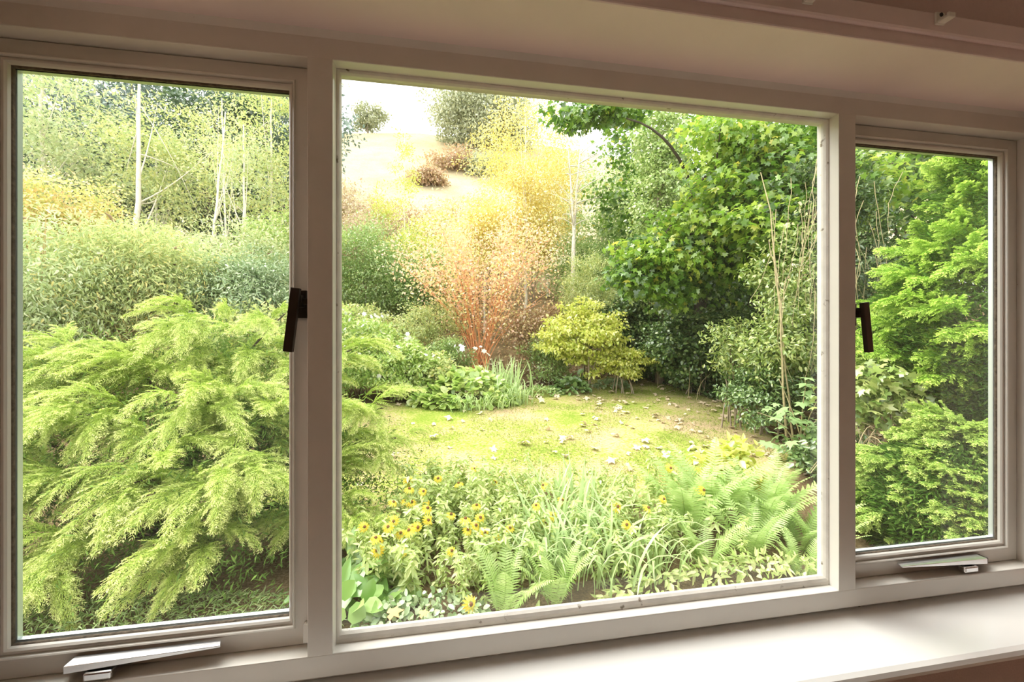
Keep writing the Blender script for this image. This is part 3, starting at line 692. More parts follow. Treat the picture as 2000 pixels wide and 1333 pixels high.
# salmon-orange multi-stemmed shrub
def salmon():
    x, y = 1.1, 12.8; zb = gz(x, y); rng = np.random.default_rng(80)
    t = thing('salmon_shrub', 'orange-stemmed shrub with salmon-pink autumn leaves beyond the lawn', 'shrub', (x, y, zb))
    tips = []
    for k in range(44):
        az = rng.random() * 6.3; rr = rng.random() ** .6 * 2.9; h = rng.uniform(3.2, 6.2) - zb - .42 * rr * rng.random()
        a = np.array([x + rng.normal() * .16, y + rng.normal() * .16, zb]); e = np.array([x + math.cos(az) * rr, y + math.sin(az) * rr * .7, zb + max(1.6, h)])
        P = bez(a, np.array([x + math.cos(az) * rr * .22, y + math.sin(az) * rr * .15, zb + h * .6]), e, 10)
        tube('stem', P, np.linspace(.022, .005, 10), M['orange_stem'] if k % 6 else M['cane'], t, 5); tips.append(P)
    parts = []
    for P in tips:
        for j in range(9):
            i = rng.integers(3, 10); b = P[i]; e2 = b + rng.normal(size=3) * np.array([.3, .25, .22]) + np.array([0, 0, .15]); parts.append(tube_arrays([b, (b + e2) / 2 + .02, e2], [.008, .006, .003], 3))
    V, F = join(parts); mk('twigs', V, F, M['orange_stem'], t, kind='stuff')
    C = np.concatenate([P[5:] for P in tips]); n = 95; Pp = np.repeat(C, n, 0) + rng.normal(size=(len(C) * n, 3)) * .34
    keep = rng.random(len(Pp)) < .18 + .6 * sstep((Pp[:, 2] - 2.2) / 2.6); Pp = Pp[keep]; m = len(Pp)
    foliage_part('foliage', Pp, rng.normal(size=(m, 3)), nrm(rng.normal(size=(m, 3)) * .6 + [0, -.3, .6]), rvar(rng, m, .105), .065, 'diamond', M['salmon'], t)
salmon()
shrub('coppery_shrub', 'tan and green leaved shrub growing at the right of the salmon shrub', 3.0, 12.6, 1.5, (1.1, .8, 1.0), 'rust', .11, 81, 90, 50, .22, W=.55)
shrub('olive_shrub', 'fine-leaved olive shrub at the left of the salmon shrub', -.6, 12.5, 1.6, (1.2, .8, 1.0), 'buddleia_yellow', .09, 82, 110, 60, .2)
shrub('olive_shrub', 'dark green bush in front of the salmon shrub stems', -.1, 11.6, .75, (.75, .5, .6), 'green', .1, 83, 60, 60, .16)
shrub('dome_conifer', 'rounded golden-green conifer beside the birch trunk', 5.0, 12.8, 2.6, (1.15, 1.0, 1.7), 'ash', .10, 84, 260, 60, .17, W=.25, up=.3)
shrub('yellow_shrub', 'layered yellow-green shrub at the far corner of the lawn', 4.2, 10.9, 1.45, (1.35, .9, 1.05), 'lemon', .11, 85, 120, 60, .2, W=.6, flat=.3)
shrub('yellow_shrub', 'low spreading yellow-green shrub against the dark ivy bank', 5.35, 10.6, .62, (.75, .5, .5), 'lemon', .10, 86, 50, 60, .17, W=.6, flat=.3)
shrub('green_shrub', 'mid-green bush between the yellow shrub and the salmon shrub', 3.3, 11.7, .9, (.9, .6, .8), 'green', .1, 87, 80, 60, .18)

# white-flowered bed
def flowers(t, rng, C, n=34, r=.07, up=.22):
    V0, F0 = leaf_arrays(np.zeros((6, 3)), np.array([[math.cos(a), math.sin(a), .1] for a in np.arange(6) * 1.047]), np.tile([0, 0, 1.], (6, 1)), 1, .8, 'diamond')
    me = raw_mesh('flower', V0, F0); me.materials.append(M['white_petal'])
    b = Vector(wloc(t)); C2 = C[np.argsort(C[:, 2] - .8 * C[:, 1])[len(C) // 2:]]
    for k in range(n):
        c = C2[rng.integers(len(C2))]; o = link('flower', me, None, t); o.location = Vector(c + rng.normal(size=3) * .08 + [0, -.22, up]) - b
        s = r * rng.uniform(.7, 1.3); o.scale = (s, s, s); o.rotation_euler = (R(50) + rng.normal() * .3, rng.normal() * .3, rng.random() * 6)
shrub('anemone_clump', 'leafy clump dotted with white flowers beside the fixed pane mullion', -2.6, 11.2, 1.15, (1.4, .8, .95), 'fresh', .12, 88, 150, 60, .2, W=.5, extra=lambda t, r, C: flowers(t, r, C, 60))
shrub('anemone_clump', 'pale green leafy clump with a few white flowers above the juniper tips', -1.6, 10.4, .55, (1.5, .7, .75), 'fresh', .11, 89, 160, 60, .18, W=.5, extra=lambda t, r, C: flowers(t, r, C, 16))
shrub('anemone_clump', 'yellow-green leafy clump at the foot of the green thicket', -3.2, 13.5, 1.6, (1.6, .8, .9), 'ash', .12, 90, 110, 60, .2, W=.5)
shrub('anemone_clump', 'tan-tinged leafy clump at the edge of the broad-leaved clump', -.3, 10.4, .35, (.6, .5, .5), 'buddleia_yellow', .1, 91, 50, 60, .16, W=.5)

# ------------------------------------------------------------------ sycamore and the dark right-hand bank
def sycamore():
    x, y = 8.3, 11.4; zb = gz(x, y); rng = np.random.default_rng(120)
    t = thing('sycamore_tree', 'large sycamore with dark trunk and spreading maple-shaped leaves over the lawn edge', 'tree', (x, y, zb))
    P = bez((x, y, zb), (x - .1, y - .4, 4.0), (x - .3, y - 2.2, 7.4), 12); tube('trunk', P, np.linspace(.24, .10, 12), M['dark_bark'], t, 10)
    P2 = bez((x + 1.2, y - 1.4, gz(x + 1.2, y - 1.4)), (x + 1.2, y - 1.4, 4.0), (x + .9, y - 2.4, 7.0), 12); tube('trunk', P2, np.linspace(.2, .08, 12), M['dark_bark'], t, 10)
    # crown: (centre, radii, clumps, per clump, clump radius, material)
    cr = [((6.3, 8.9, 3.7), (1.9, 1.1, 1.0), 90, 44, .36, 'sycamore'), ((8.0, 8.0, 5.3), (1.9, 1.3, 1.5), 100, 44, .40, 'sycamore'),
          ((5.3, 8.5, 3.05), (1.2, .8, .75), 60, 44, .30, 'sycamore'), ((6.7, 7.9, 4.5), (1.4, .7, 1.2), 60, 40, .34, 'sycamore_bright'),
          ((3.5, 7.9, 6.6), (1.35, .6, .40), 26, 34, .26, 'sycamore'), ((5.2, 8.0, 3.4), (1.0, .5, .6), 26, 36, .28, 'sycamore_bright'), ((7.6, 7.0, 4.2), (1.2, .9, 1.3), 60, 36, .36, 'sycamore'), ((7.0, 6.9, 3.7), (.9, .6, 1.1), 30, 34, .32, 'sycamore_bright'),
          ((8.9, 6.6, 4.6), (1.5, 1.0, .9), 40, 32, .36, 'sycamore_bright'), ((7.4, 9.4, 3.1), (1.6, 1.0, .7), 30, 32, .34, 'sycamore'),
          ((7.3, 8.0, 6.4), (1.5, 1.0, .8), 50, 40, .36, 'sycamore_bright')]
    by = {}
    for c, r, n, per, k, m in cr:
        Pp, A, N, C = crown(rng, c, r, n, per, k, .35, .4, .8, .2); by.setdefault(m, []).append((Pp, A, N))
        for j in range(0 if c[2] > 6.5 else 5):
            e = C[rng.integers(len(C))]; a = (P if rng.random() < .6 or e[0] < 7 else P2)[rng.integers(4, 11)]
            mid = (a + e) / 2 + np.array([0, 0, .35])
            tube('branch', bez(a, mid, e, 9), np.linspace(.07, .012, 9), M['dark_bark'], t, 6)
    for m, l in by.items():
        Pp, A, N = (np.concatenate([q[k] for q in l]) for k in range(3)); n = len(Pp)
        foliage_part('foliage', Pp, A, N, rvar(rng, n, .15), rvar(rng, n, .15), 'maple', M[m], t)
    for a, b, c, r in (((8.2, 10.9, 4.2), (6.4, 9.0, 4.2), (5.0, 8.4, 3.0), .06), ((8.0, 9.0, 4.7), (8.6, 7.4, 5.5), (10.0, 6.4, 5.3), .10), ((8.1, 8.9, 4.2), (8.2, 7.2, 4.0), (9.0, 6.4, 3.0), .06), ((7.3, 9.8, 5.0), (5.8, 8.2, 6.6), (4.0, 7.6, 6.4), .06)):
        tube('branch', bez(a, b, c, 10), np.linspace(r, r * .3, 10), M['dark_bark'], t, 7)
sycamore()
for k, (x, y, h, r, lab) in enumerate([(12.5, 14, 10, 3.0, 'dark leafy tree deep in shade behind the sycamore trunk'), (14.5, 9.5, 10, 3.0, 'dark leafy tree in shade behind the sycamore and the thuja'), (9.5, 16.0, 10, 2.6, 'dark leafy tree behind the ivy-clad trunk'), (17, 15, 12, 4, 'tall dark tree closing the gap behind the shaded trees'), (13, 6.2, 9, 2.4, 'dark leafy tree behind the upper half of the thuja'), (16, 4.5, 9, 3.0, 'shaded tree beyond the thuja')]):
    tree_at('shade_tree', lab, x, y, gz(x, y) + h * .5, r, h * .5, 'sycamore', .19, 130 + k, .2, 'dark_bark', cl=110, per=60, cr=.5, shape='oval', W=.8)
def ivy_trunk():
    x, y = 7.3, 11.9; zb = gz(x, y)
    woody('ivy_clad_tree', 'tall trunk clad in light green ivy behind the sycamore', 'tree', x, y,
          [(x, y, 3.6, .85, .8, 2.2, 90, 60, .24), (x + .1, y, 6.2, 1.0, .9, 2.0, 110, 60, .26), (x, y, 8.2, .9, .8, 1.4, 70, 60, .26)], 'ivy_light', .095, .075, 'oval', ([(x, y, zb), (x, y, 5), (x + .1, y, 8.6)], .16, .07), 'bark', 5, 140, z0=zb)
ivy_trunk()
def surface_cloud(rng, n, xr, yr, lift, L):
    x = rng.uniform(*xr, n); y = rng.uniform(*yr, n); k = ~in_lawn(x, y); x, y = x[k], y[k]; n = len(x)
    P = np.stack([x, y, ground(x, y) + lift * rng.random(n) * (.6 + .4 * np.sin(x * 2.3) * np.sin(y * 2.7))], 1)
    A = nrm(np.c_[rng.normal(size=(n, 2)), rng.normal(size=n) * .4 - .3]); N = nrm(np.c_[rng.normal(size=(n, 2)) * .5 + [-.3, -.4], np.ones(n) * .7])
    return P, A, N
def ivy_bank():
    rng = np.random.default_rng(150)
    t = thing('ivy_bank', 'dark ivy smothering the bank under the sycamore', 'ivy', (8.0, 10.5, gz(8, 10.5)))
    P, A, N = surface_cloud(rng, 26000, (6.6, 13), (8.5, 15), .55, .1)
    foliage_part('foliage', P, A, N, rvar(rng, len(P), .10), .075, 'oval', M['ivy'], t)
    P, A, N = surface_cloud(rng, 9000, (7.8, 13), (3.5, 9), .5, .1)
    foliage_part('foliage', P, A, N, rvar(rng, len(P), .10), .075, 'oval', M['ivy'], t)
    for k in range(14):
        x = rng.uniform(6.8, 8.6); y = rng.uniform(9.4, 11.5); z = gz(x, y); h = rng.uniform(.7, 1.5)
        tube('stem', bez((x, y, z), (x + rng.normal() * .2, y, z + h * .7), (x + rng.normal() * .5, y - .2, z + h), 6), np.linspace(.014, .004, 6), M['vine'], t, 4)
ivy_bank()
shrub('ivy_mound', 'dark mound of ivy between the lawn corner and the sycamore trunk', 7.4, 10.4, 1.1, (1.3, .8, 1.2), 'ivy', .1, 151, 190, 60, .2, W=.75, shape='oval')
shrub('ivy_mound', 'brown-green tangle of undergrowth at the shaded edge of the lawn', 8.2, 8.9, .9, (.9, .8, 1.3), 'ivy', .09, 152, 140, 60, .2, W=.5)

shrub('shade_filler_shrub', 'very dark shrub added as shade under the sycamore behind the yellow shrub', 6.5, 12.2, 1.7, (1.5, .7, 1.6), 'ivy', .1, 153, 190, 60, .24, W=.7, shape='oval')  # dark shrubs added to put the under-canopy shade into leaf colour
shrub('shade_filler_shrub', 'dark shrub added as shade in the hollow below the sycamore trunk', 9.0, 11.6, 2.6, (1.7, .8, 1.4), 'ivy', .1, 154, 180, 60, .24, W=.7, shape='oval')

# climber curtain with hanging stems
def climber():
    x, y = 6.9, 6.0; zb = gz(x, y); rng = np.random.default_rng(160)
    def vines(t, rng, C):
        for k in range(60):
            xx = x - .25 + rng.normal() * .5; yy = y - .75 + rng.normal() * .25; z0 = rng.uniform(2.2, 4.6); l = rng.uniform(.9, 2.4)
            a = np.array([xx, yy, z0]); e = a + np.array([rng.normal() * .25 - .1, rng.normal() * .1, -l]); q = bez(a, (a + e) / 2 + np.array([rng.normal() * .2, rng.normal() * .1, 0]), e, 9)
            q[1:-1, 0] += np.cumsum(rng.normal(size=7) * .02); tube('hanging_stem', q, np.linspace(.007, .003, 9), M['vine'], t, 4)
        tube('main_stem', bez((6.2, 5.6, gz(6.2, 5.6)), (6.1, 5.6, 2.6), (5.85, 5.9, 4.6), 12) + np.cumsum(rng.normal(size=(12, 3)) * .018, 0), np.linspace(.022, .008, 12), M['vine'], t, 6)
        tube('main_stem', bez((6.3, 5.5, gz(6.3, 5.5)), (6.2, 5.6, 2.2), (6.0, 5.8, 3.3), 12) + np.cumsum(rng.normal(size=(12, 3)) * .018, 0), np.linspace(.018, .007, 12), M['vine'], t, 6)
    woody('climbing_vine', 'curtain of climber with hanging tan stems beside the fixed pane right mullion', 'climber', x, y,
          [(6.55, 6.0, 1.25, .75, .6, .9, 64, 60, .19), (7.0, 6.2, 2.5, .75, .6, 1.2, 60, 60, .22), (7.9, 6.4, 4.4, .9, .6, 1.0, 70, 50, .22, 'ivy'), (8.2, 6.0, 3.0, .8, .7, 1.8, 120, 50, .2, 'ivy'), (8.1, 5.6, 1.0, .8, .7, 1.2, 90, 50, .2, 'ivy')], 'climber', .095, .042, 'lance', seed=160, z0=zb, extra=vines)
climber()
shrub('laurel_shrub', 'small glossy green shrub at the foot of the hanging climber', 6.35, 6.3, .25, (.75, .6, .65), 'deep', .085, 161, 90, 60, .16, W=.5)
shrub('laurel_shrub', 'arching leafy shoots reaching out of the climber over the ivy bank', 6.1, 6.9, 1.25, (.65, .4, .5), 'climber', .1, 162, 30, 40, .16, W=.4)

# things made of copies that share meshes
def placer(parent):
    b = Vector(wloc(parent))
    def put(name, me, p, d, roll=0.0, s=1.0, updir=(0, 0, 1)):
        X = Vector(d).normalized(); Z = Vector(updir); Y = Z.cross(X)
        if Y.length < 1e-3: Y = Vector((0, 1, 0)).cross(X)
        Y.normalize(); Z = X.cross(Y)
        Mx = Matrix((X, Y, Z)).transposed() @ Matrix.Rotation(roll, 3, 'X')
        o = link(name, me, None, parent); o.matrix_local = Matrix.Translation(Vector(p) - b) @ (Mx * s).to_4x4()
        return o
    return put

def sapling():
    x, y = 5.75, 4.9; zb = gz(x, y); rng = np.random.default_rng(170)
    t = thing('sycamore_sapling', 'sycamore sapling with large pale maple-shaped leaves below the climber', 'sapling', (x, y, zb)); put = placer(t)
    V, F = leaf_arrays(np.zeros((1, 3)), np.array([[1., 0, 0]]), np.array([[0, 0, 1.]]), 1, 1.05, 'maple'); me = raw_mesh('leaf', V, F); me.materials.append(M['sapling'])
    for k in range(5):
        e = np.array([x + rng.normal() * .35, y - .1 + rng.normal() * .2, zb + rng.uniform(.8, 1.5)]); tube('stem', bez((x + rng.normal() * .06, y, zb), (x, y, zb + .7), e, 6), np.linspace(.014, .005, 6), M['vine'], t, 5)
    for k in range(85):
        p = np.array([x + rng.normal() * .36, y - .15 + rng.normal() * .3, 0]); h = 1 - min(1, abs(p[0] - x) / 1.2); p[2] = zb + rng.uniform(.15, .5 + 1.0 * h)
        d = nrm(np.array([rng.normal(), rng.normal() - .8, -.35])); put('leaf', me, p, d, rng.normal() * .35, rng.uniform(.13, .24))
sapling()
shrub('bramble', 'low dark bramble with leaves at the end of the lawn by the sapling', 5.75, 4.3, -.35, (.5, .4, .4), 'deep', .09, 171, 40, 50, .14, W=.6)

# ------------------------------------------------------------------ conifer sprays
def spray_mesh(name, seed, mat, L=1.0, nb=40, arch=.16, droop=.30, lift=.22, spread=.62, bl=.34, step=.022, nl=.055, nw=.012, stem=.008):
    rng = np.random.default_rng(seed); ts = np.linspace(.06, 1.0, nb); Pn, An, Nn, tip, ln = [], [], [], [], []
    curve = lambda t: np.array([t * L, .06 * L * math.sin(t * 3 + seed), L * (arch * math.sin(math.pi * t * .8) - droop * t * t)])
    P = np.array([curve(t) for t in np.linspace(0, 1, 9)]); parts = [tube_arrays(P, np.linspace(stem, .001, 9), 3)]
    for i, t in enumerate(ts):
        a = curve(t); T = nrm(curve(min(1, t + .01)) - curve(t - .01)); s = 1 if i % 2 else -1
        l = L * bl * ((1 - t) ** .75 * min(1, .45 + t * 1.6) + .07) * rng.uniform(.75, 1.2)
        d = nrm(T * .8 + np.array([0, s * spread * rng.uniform(.5, 1.3), lift * rng.normal() + .04])); m = max(3, int(l / step))
        q = np.linspace(.08, 1, m)[:, None]; B = a + d * l * q + np.array([0, 0, -1]) * (l * .30 * q * q) + T * l * .15 * q * q
        dd = nrm(np.gradient(B, axis=0)) if m > 1 else np.array([d])
        side = nrm(np.cross(dd, [0, 0, 1.]))
        for sg in (-1, 1, 0):
            A = nrm(dd * .85 + side * sg * .75 + rng.normal(size=(m, 3)) * .22 + np.array([0, 0, .35 if sg == 0 else .0]))
            Pn.append(B); An.append(A); Nn.append(nrm(np.array([0, 0, 1.]) + rng.normal(size=(m, 3)) * .5)); ln.append(np.full(m, nl) * (1.15 - .5 * q[:, 0]) * (1 if sg else .8)); tip.append(np.clip(.15 * t + .75 * q[:, 0] ** 2.2 * (.35 + .65 * t), 0, 1))
    Pn, An, Nn, ln, tip = map(np.concatenate, (Pn, An, Nn, ln, tip)); n = len(Pn)
    V, F = leaf_arrays(Pn, An, Nn, rvar(rng, n, ln, .3), nw, 'diamond'); parts.append((V, F)); n0 = len(parts[0][0])
    V, F = join(parts); me = raw_mesh(name, V, F)
    at = me.attributes.new('tip', 'FLOAT', 'POINT'); at.data.foreach_set('value', np.concatenate([np.zeros(n0), np.clip(np.repeat(tip, 4) + np.tile([-.15, 0, .15, 0], n), 0, 1)]).astype(np.float32))
    me.materials.append(M[mat]); return me

JUN = [spray_mesh('branch', 200 + k, 'juniper', nb=64, droop=.22 + .06 * k, arch=.14 + .03 * k, step=.0130, nl=.052, nw=.0072, lift=.36) for k in range(4)]
def juniper():
    b = (-2.9, 3.9, gz(-2.9, 3.9)); rng = np.random.default_rng(210)
    t = thing('golden_juniper', 'sprawling golden-green juniper with arching feathery branches under the window', 'juniper', b); put = placer(t)
    # plumes: start, end of the limb, number of sprays, length of sprays, sideways fan
    limbs = [((-2.9, 4.6, .9), (-2.0, 4.55, 1.78), 22, .85), ((-2.9, 4.6, .9), (-3.0, 4.5, 1.72), 22, .85), ((-3.0, 4.5, .8), (-3.9, 4.4, 1.35), 24, .9), ((-3.6, 4.5, .7), (-4.6, 4.6, 1.5), 20, .9),
             ((-2.2, 4.4, .8), (-1.2, 4.4, 1.30), 20, .8), ((-3.2, 4.2, .5), (-4.9, 4.3, 1.30), 24, .95), ((-3.2, 4.2, .5), (-3.4, 3.5, .75), 22, .85),
             ((-2.6, 4.0, .5), (-2.3, 3.5, .95), 22, .85), ((-2.4, 4.0, .4), (-1.5, 3.6, .72), 22, .85), ((-3.2, 3.9, .2), (-4.3, 3.7, .55), 22, .9),
             ((-3.2, 3.7, .1), (-3.6, 3.0, .22), 22, .85), ((-2.7, 3.6, .1), (-2.6, 3.0, .25), 20, .8), ((-2.4, 3.6, .0), (-1.7, 3.0, .30), 22, .8),
             ((-2.0, 4.2, .3), (-.75, 4.1, .62), 20, .8), ((-2.2, 4.0, .0), (-.95, 3.7, .02), 20, .75), ((-2.0, 3.7, -.2), (-.95, 3.3, -.30), 18, .7),
             ((-2.9, 3.4, -.2), (-2.9, 2.6, -.25), 20, .7), ((-2.3, 3.3, -.3), (-1.9, 2.6, -.22), 18, .65), ((-2.0, 4.0, .1), (-.6, 3.9, .30), 16, .7), ((-1.9, 3.6, -.3), (-.7, 3.3, -.35), 14, .65), ((-3.8, 3.4, -.2), (-4.2, 2.9, -.1), 18, .8)]
    for a, e, n, L in limbs:
        n = int(n * .74); L = L * 1.15; a, e = np.array(a), np.array(e); D = e - a; tube('limb', bez(b, a + [0, 0, .1], e, 8), np.linspace(.035, .008, 8), M['dark_bark'], t, 5)
        h = math.atan2(D[1], D[0])
        for k in range(n):
            s = rng.random() ** .8; p = a + D * (.15 + .8 * s) + rng.normal(size=3) * np.array([.10, .10, .07])
            az = h + rng.normal() * .75; el = rng.normal() * .22 + .12
            if rng.random() < .35: az = -math.pi / 2 + rng.normal() * .8; el -= .15
            put('branch', JUN[rng.integers(4)], p, (math.cos(az) * math.cos(el), math.sin(az) * math.cos(el), math.sin(el)), rng.normal() * .3, L * rng.uniform(.6, 1.05) * (1.05 - .35 * s))
    # old inner growth: dense, darker green
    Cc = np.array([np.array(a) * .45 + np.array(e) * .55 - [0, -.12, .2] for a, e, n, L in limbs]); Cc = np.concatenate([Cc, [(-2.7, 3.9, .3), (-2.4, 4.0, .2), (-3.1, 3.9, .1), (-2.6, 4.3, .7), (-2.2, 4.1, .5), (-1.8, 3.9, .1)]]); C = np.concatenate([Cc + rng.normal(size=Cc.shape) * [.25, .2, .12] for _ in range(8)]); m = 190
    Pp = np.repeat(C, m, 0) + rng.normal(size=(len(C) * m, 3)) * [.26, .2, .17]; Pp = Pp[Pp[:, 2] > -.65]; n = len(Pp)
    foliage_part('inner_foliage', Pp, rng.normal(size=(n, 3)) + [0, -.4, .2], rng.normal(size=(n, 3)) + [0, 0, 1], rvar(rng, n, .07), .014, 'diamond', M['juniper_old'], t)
juniper()

THU = [spray_mesh('branch', 230 + k, 'thuja', nb=44, droop=.12, arch=.06, lift=.42, spread=.75, bl=.42, nl=.06, nw=.020, step=.018) for k in range(3)]
THL = [spray_mesh('branch', 240 + k, 'thuja_low', nb=44, droop=.16, arch=.06, lift=.40, spread=.75, bl=.42, nl=.065, nw=.022, step=.018) for k in range(3)]
def cone_conifer(name, label, x, y, prof, n, meshes, S, seed, az0, az1, el=.35):
    """prof: list of (z above ground, radius); sprays set all over the part of the cone that faces the garden and the house"""
    zb = gz(x, y); rng = np.random.default_rng(seed); t = thing(name, label, 'conifer', (x, y, zb)); put = placer(t)
    pz, pr = map(np.array, zip(*prof)); tube('trunk', [(x, y, zb), (x, y, zb + pz[-1] * .95)], [.12, .03], M['dark_bark'], t, 7)
    q = np.linspace(0, 1, 400); zz = np.interp(q, np.linspace(0, 1, len(pz)), pz); rr = np.interp(zz, pz, pr); w = np.cumsum(rr + .12); w /= w[-1]
    m = n * 130; z = np.interp(rng.random(m), w, zz); a = rng.uniform(az0, az1, m); r = np.interp(z, pz, pr) * rng.uniform(.45, .76, m)
    Pp = np.stack([x + r * np.cos(a), y + r * np.sin(a), zb + z], 1); A = np.stack([np.cos(a), np.sin(a), np.full(m, .4)], 1) + rng.normal(size=(m, 3)) * .5
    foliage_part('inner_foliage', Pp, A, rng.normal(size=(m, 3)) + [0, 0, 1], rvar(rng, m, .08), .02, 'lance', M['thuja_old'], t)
    for k in range(n):
        z = np.interp(rng.random(), w, zz); r = np.interp(z, pz, pr); a = rng.uniform(az0, az1); bump = .82 + .18 * math.sin(a * 5 + z * 2.1) * math.sin(z * 3.3 + a * 2)
        r = r * bump * rng.uniform(.82, 1.0); s = S * rng.uniform(.7, 1.2); r2 = max(0, r - s * .75)
        e = el + rng.normal() * .25; da = a + rng.normal() * .45
        put('branch', meshes[rng.integers(len(meshes))], (x + r2 * math.cos(a), y + r2 * math.sin(a), zb + z), (math.cos(da) * math.cos(e), math.sin(da) * math.cos(e), math.sin(e)), rng.normal() * .6, s)
    return t
cone_conifer('thuja', 'tall bright green thuja filling the narrow right casement', 8.0, 3.5, [(.75, 1.2), (1.0, 1.8), (1.7, 2.3), (2.5, 2.15), (3.3, 1.6), (4.6, 1.1), (5.6, .4)], 300, THU, .85, 250, 2.2, 4.75)
cone_conifer('thuja', 'low pale thuja bush growing close under the narrow right casement', 5.15, 2.4, [(.0, 1.05), (.4, 1.2), (.8, 1.0), (1.1, .5), (1.25, .1)], 290, THL, .46, 251, 2.2, 5.1, .15)
shrub('fig_climber', 'shaded big-leaved climber between the two thujas', 6.0, 4.05, .55, (.5, .4, .55), 'climber', .13, 172, 34, 30, .18, W=.9, shape='maple')
def dry_stems():
    rng = np.random.default_rng(260); x, y = 5.55, 3.75; zb = gz(x, y)
    t = thing('dry_stem_tangle', 'tangle of dry arching stems between the two thujas', 'stems', (x, y, zb))
    for k in range(26):
        e = np.array([x + rng.normal() * .4, y + rng.normal() * .2, zb + rng.uniform(.2, 1.1)]); tube('stem', bez((x + rng.normal() * .2, y + rng.normal() * .1, zb), (x + rng.normal() * .25, y, zb + 1.1), e, 8), .006, M['vine'], t, 4)
    for k in range(5):
        a = np.array([5.95 + rng.normal() * .06, 4.3, 3.3]); tube('stem', bez(a, a + [.08 * rng.normal(), 0, -1.3], a + [.1 * rng.normal(), 0, -2.6], 9), .009, M['vine'], t, 4)
dry_stems()

# ------------------------------------------------------------------ clumps beyond the lawn
def broad_clump(name, label, x, y, r, h, n, L, W, shape, mat, seed, extra=None, cat='plant'):
    zb = gz(x, y); rng = np.random.default_rng(seed); t = thing(name, label, cat, (x, y, zb))
    a = rng.random(n) * 6.3; q = np.sqrt(rng.random(n)); z = zb + h * (1 - q * q) * rng.uniform(.5, 1, n) + .05
    P = np.stack([x + r[0] * q * np.cos(a), y + r[1] * q * np.sin(a), z], 1)
    A = nrm(np.stack([np.cos(a) * q, np.sin(a) * q, np.zeros(n) - .1], 1) + rng.normal(size=(n, 3)) * .5); N = nrm(np.array([0, -.3, .9]) + rng.normal(size=(n, 3)) * .4)
    foliage_part('foliage', P, A, N, rvar(rng, n, L), rvar(rng, n, W), shape, M[mat], t)
    if extra: extra(t, rng)
    return t
def blade_mesh(name, seed, mat, L=1.0, w=.03, bend=.6, kink=0.0):
    rng = np.random.default_rng(seed); s = np.linspace(0, 1, 8); th = math.pi / 2 - bend * 2.2 * s ** 1.6; P = np.zeros((8, 3))
    for i in range(1, 8): P[i] = P[i - 1] + np.array([math.cos(th[i]), 0, math.sin(th[i])]) * L / 7
    W = w * np.array([.6, .9, 1, 1, .95, .8, .5, .05]) / 2; V = np.concatenate([P + np.outer(W, [0, 1, 0]), P - np.outer(W, [0, 1, 0]), P - np.array([0, 0, .15]) * W[:, None] - np.array([.1, 0, 0]) * W[:, None]])
    i = np.arange(7); F = np.concatenate([np.stack([i, i + 1, 17 + i, 16 + i], 1), np.stack([16 + i, 17 + i, 9 + i, 8 + i], 1)])
    me = raw_mesh(name, V, F, True); me.materials.append(M[mat]); return me
BLADES = [blade_mesh('blade', 300 + k, 'strap', 1, .030 + .006 * (k % 2), b) for k, b in enumerate((.15, .35, .6, .85, 1.0))]
def blades(t, c, n, L, spread, seed, which=(0, 1, 2, 3, 4), az=None):
    rng = np.random.default_rng(seed); b = Vector(wloc(t))
    for k in range(n):
        o = link('blade', BLADES[which[rng.integers(len(which))]], None, t)
        p = np.array([c[0] + rng.normal() * spread[0], c[1] + rng.normal() * spread[1], 0]); o.location = Vector((p[0], p[1], gz(p[0], p[1]) - .01)) - b
        a = rng.random() * 6.3 if az is None else az + rng.normal() * .9
        s = L * rng.uniform(.65, 1.15); o.rotation_euler = (rng.normal() * .12, rng.normal() * .12, a); o.scale = (s, s, s)
def clump_extra(t, rng):
    flowers(t, rng, np.array([[.3, 9.9, 1.0], [.9, 9.9, .95], [1.0, 9.9, .9], [1.35, 10.1, 1.0]]), 9, .07, .1)
broad_clump('lily_clump', 'lush broad-leaved clump at the far edge of the lawn with a few white flowers', .45, 9.9, (1.45, .75), .95, 900, .22, .15, 'oval', 'fresh', 310, clump_extra)
def clump_blades(name, label, x, y, n, L, sp, seed, which, az=None, group=None):
    t = thing(name, label, 'plant', (x, y, gz(x, y)), group); blades(t, (x, y), n, L, sp, seed, which, az); return t
clump_blades('iris_clump', 'upright bright green iris blades behind the broad-leaved clump', 1.5, 10.2, 110, 1.15, (.3, .22), 320, (0, 1))
clump_blades('iris_clump', 'fountain of arching strap leaves at the right end of the broad-leaved clump', 1.75, 9.6, 80, .9, (.25, .15), 321, (2, 3, 4))
clump_blades('iris_clump', 'pale drooping strap leaves spilling from the broad-leaved clump onto the lawn', .75, 9.1, 80, .7, (.4, .12), 322, (3, 4), -1.57)
broad_clump('bergenia', 'dark green rosette of broad leaves on the bare soil beyond the lawn', 3.75, 10.9, (.55, .45), .6, 170, .22, .12, 'oval', 'deep', 330)
broad_clump('sedum_mound', 'low blue-green mound at the edge of the lawn before the ivy bank', 5.3, 11.4, (.62, .35), .32, 420, .09, .06, 'oval', 'bluegreen', 331)
broad_clump('ground_cover', 'low green ground cover between the broad-leaved clump and the dark rosette', 2.7, 10.6, (.7, .35), .25, 420, .08, .06, 'oval', 'green', 332)

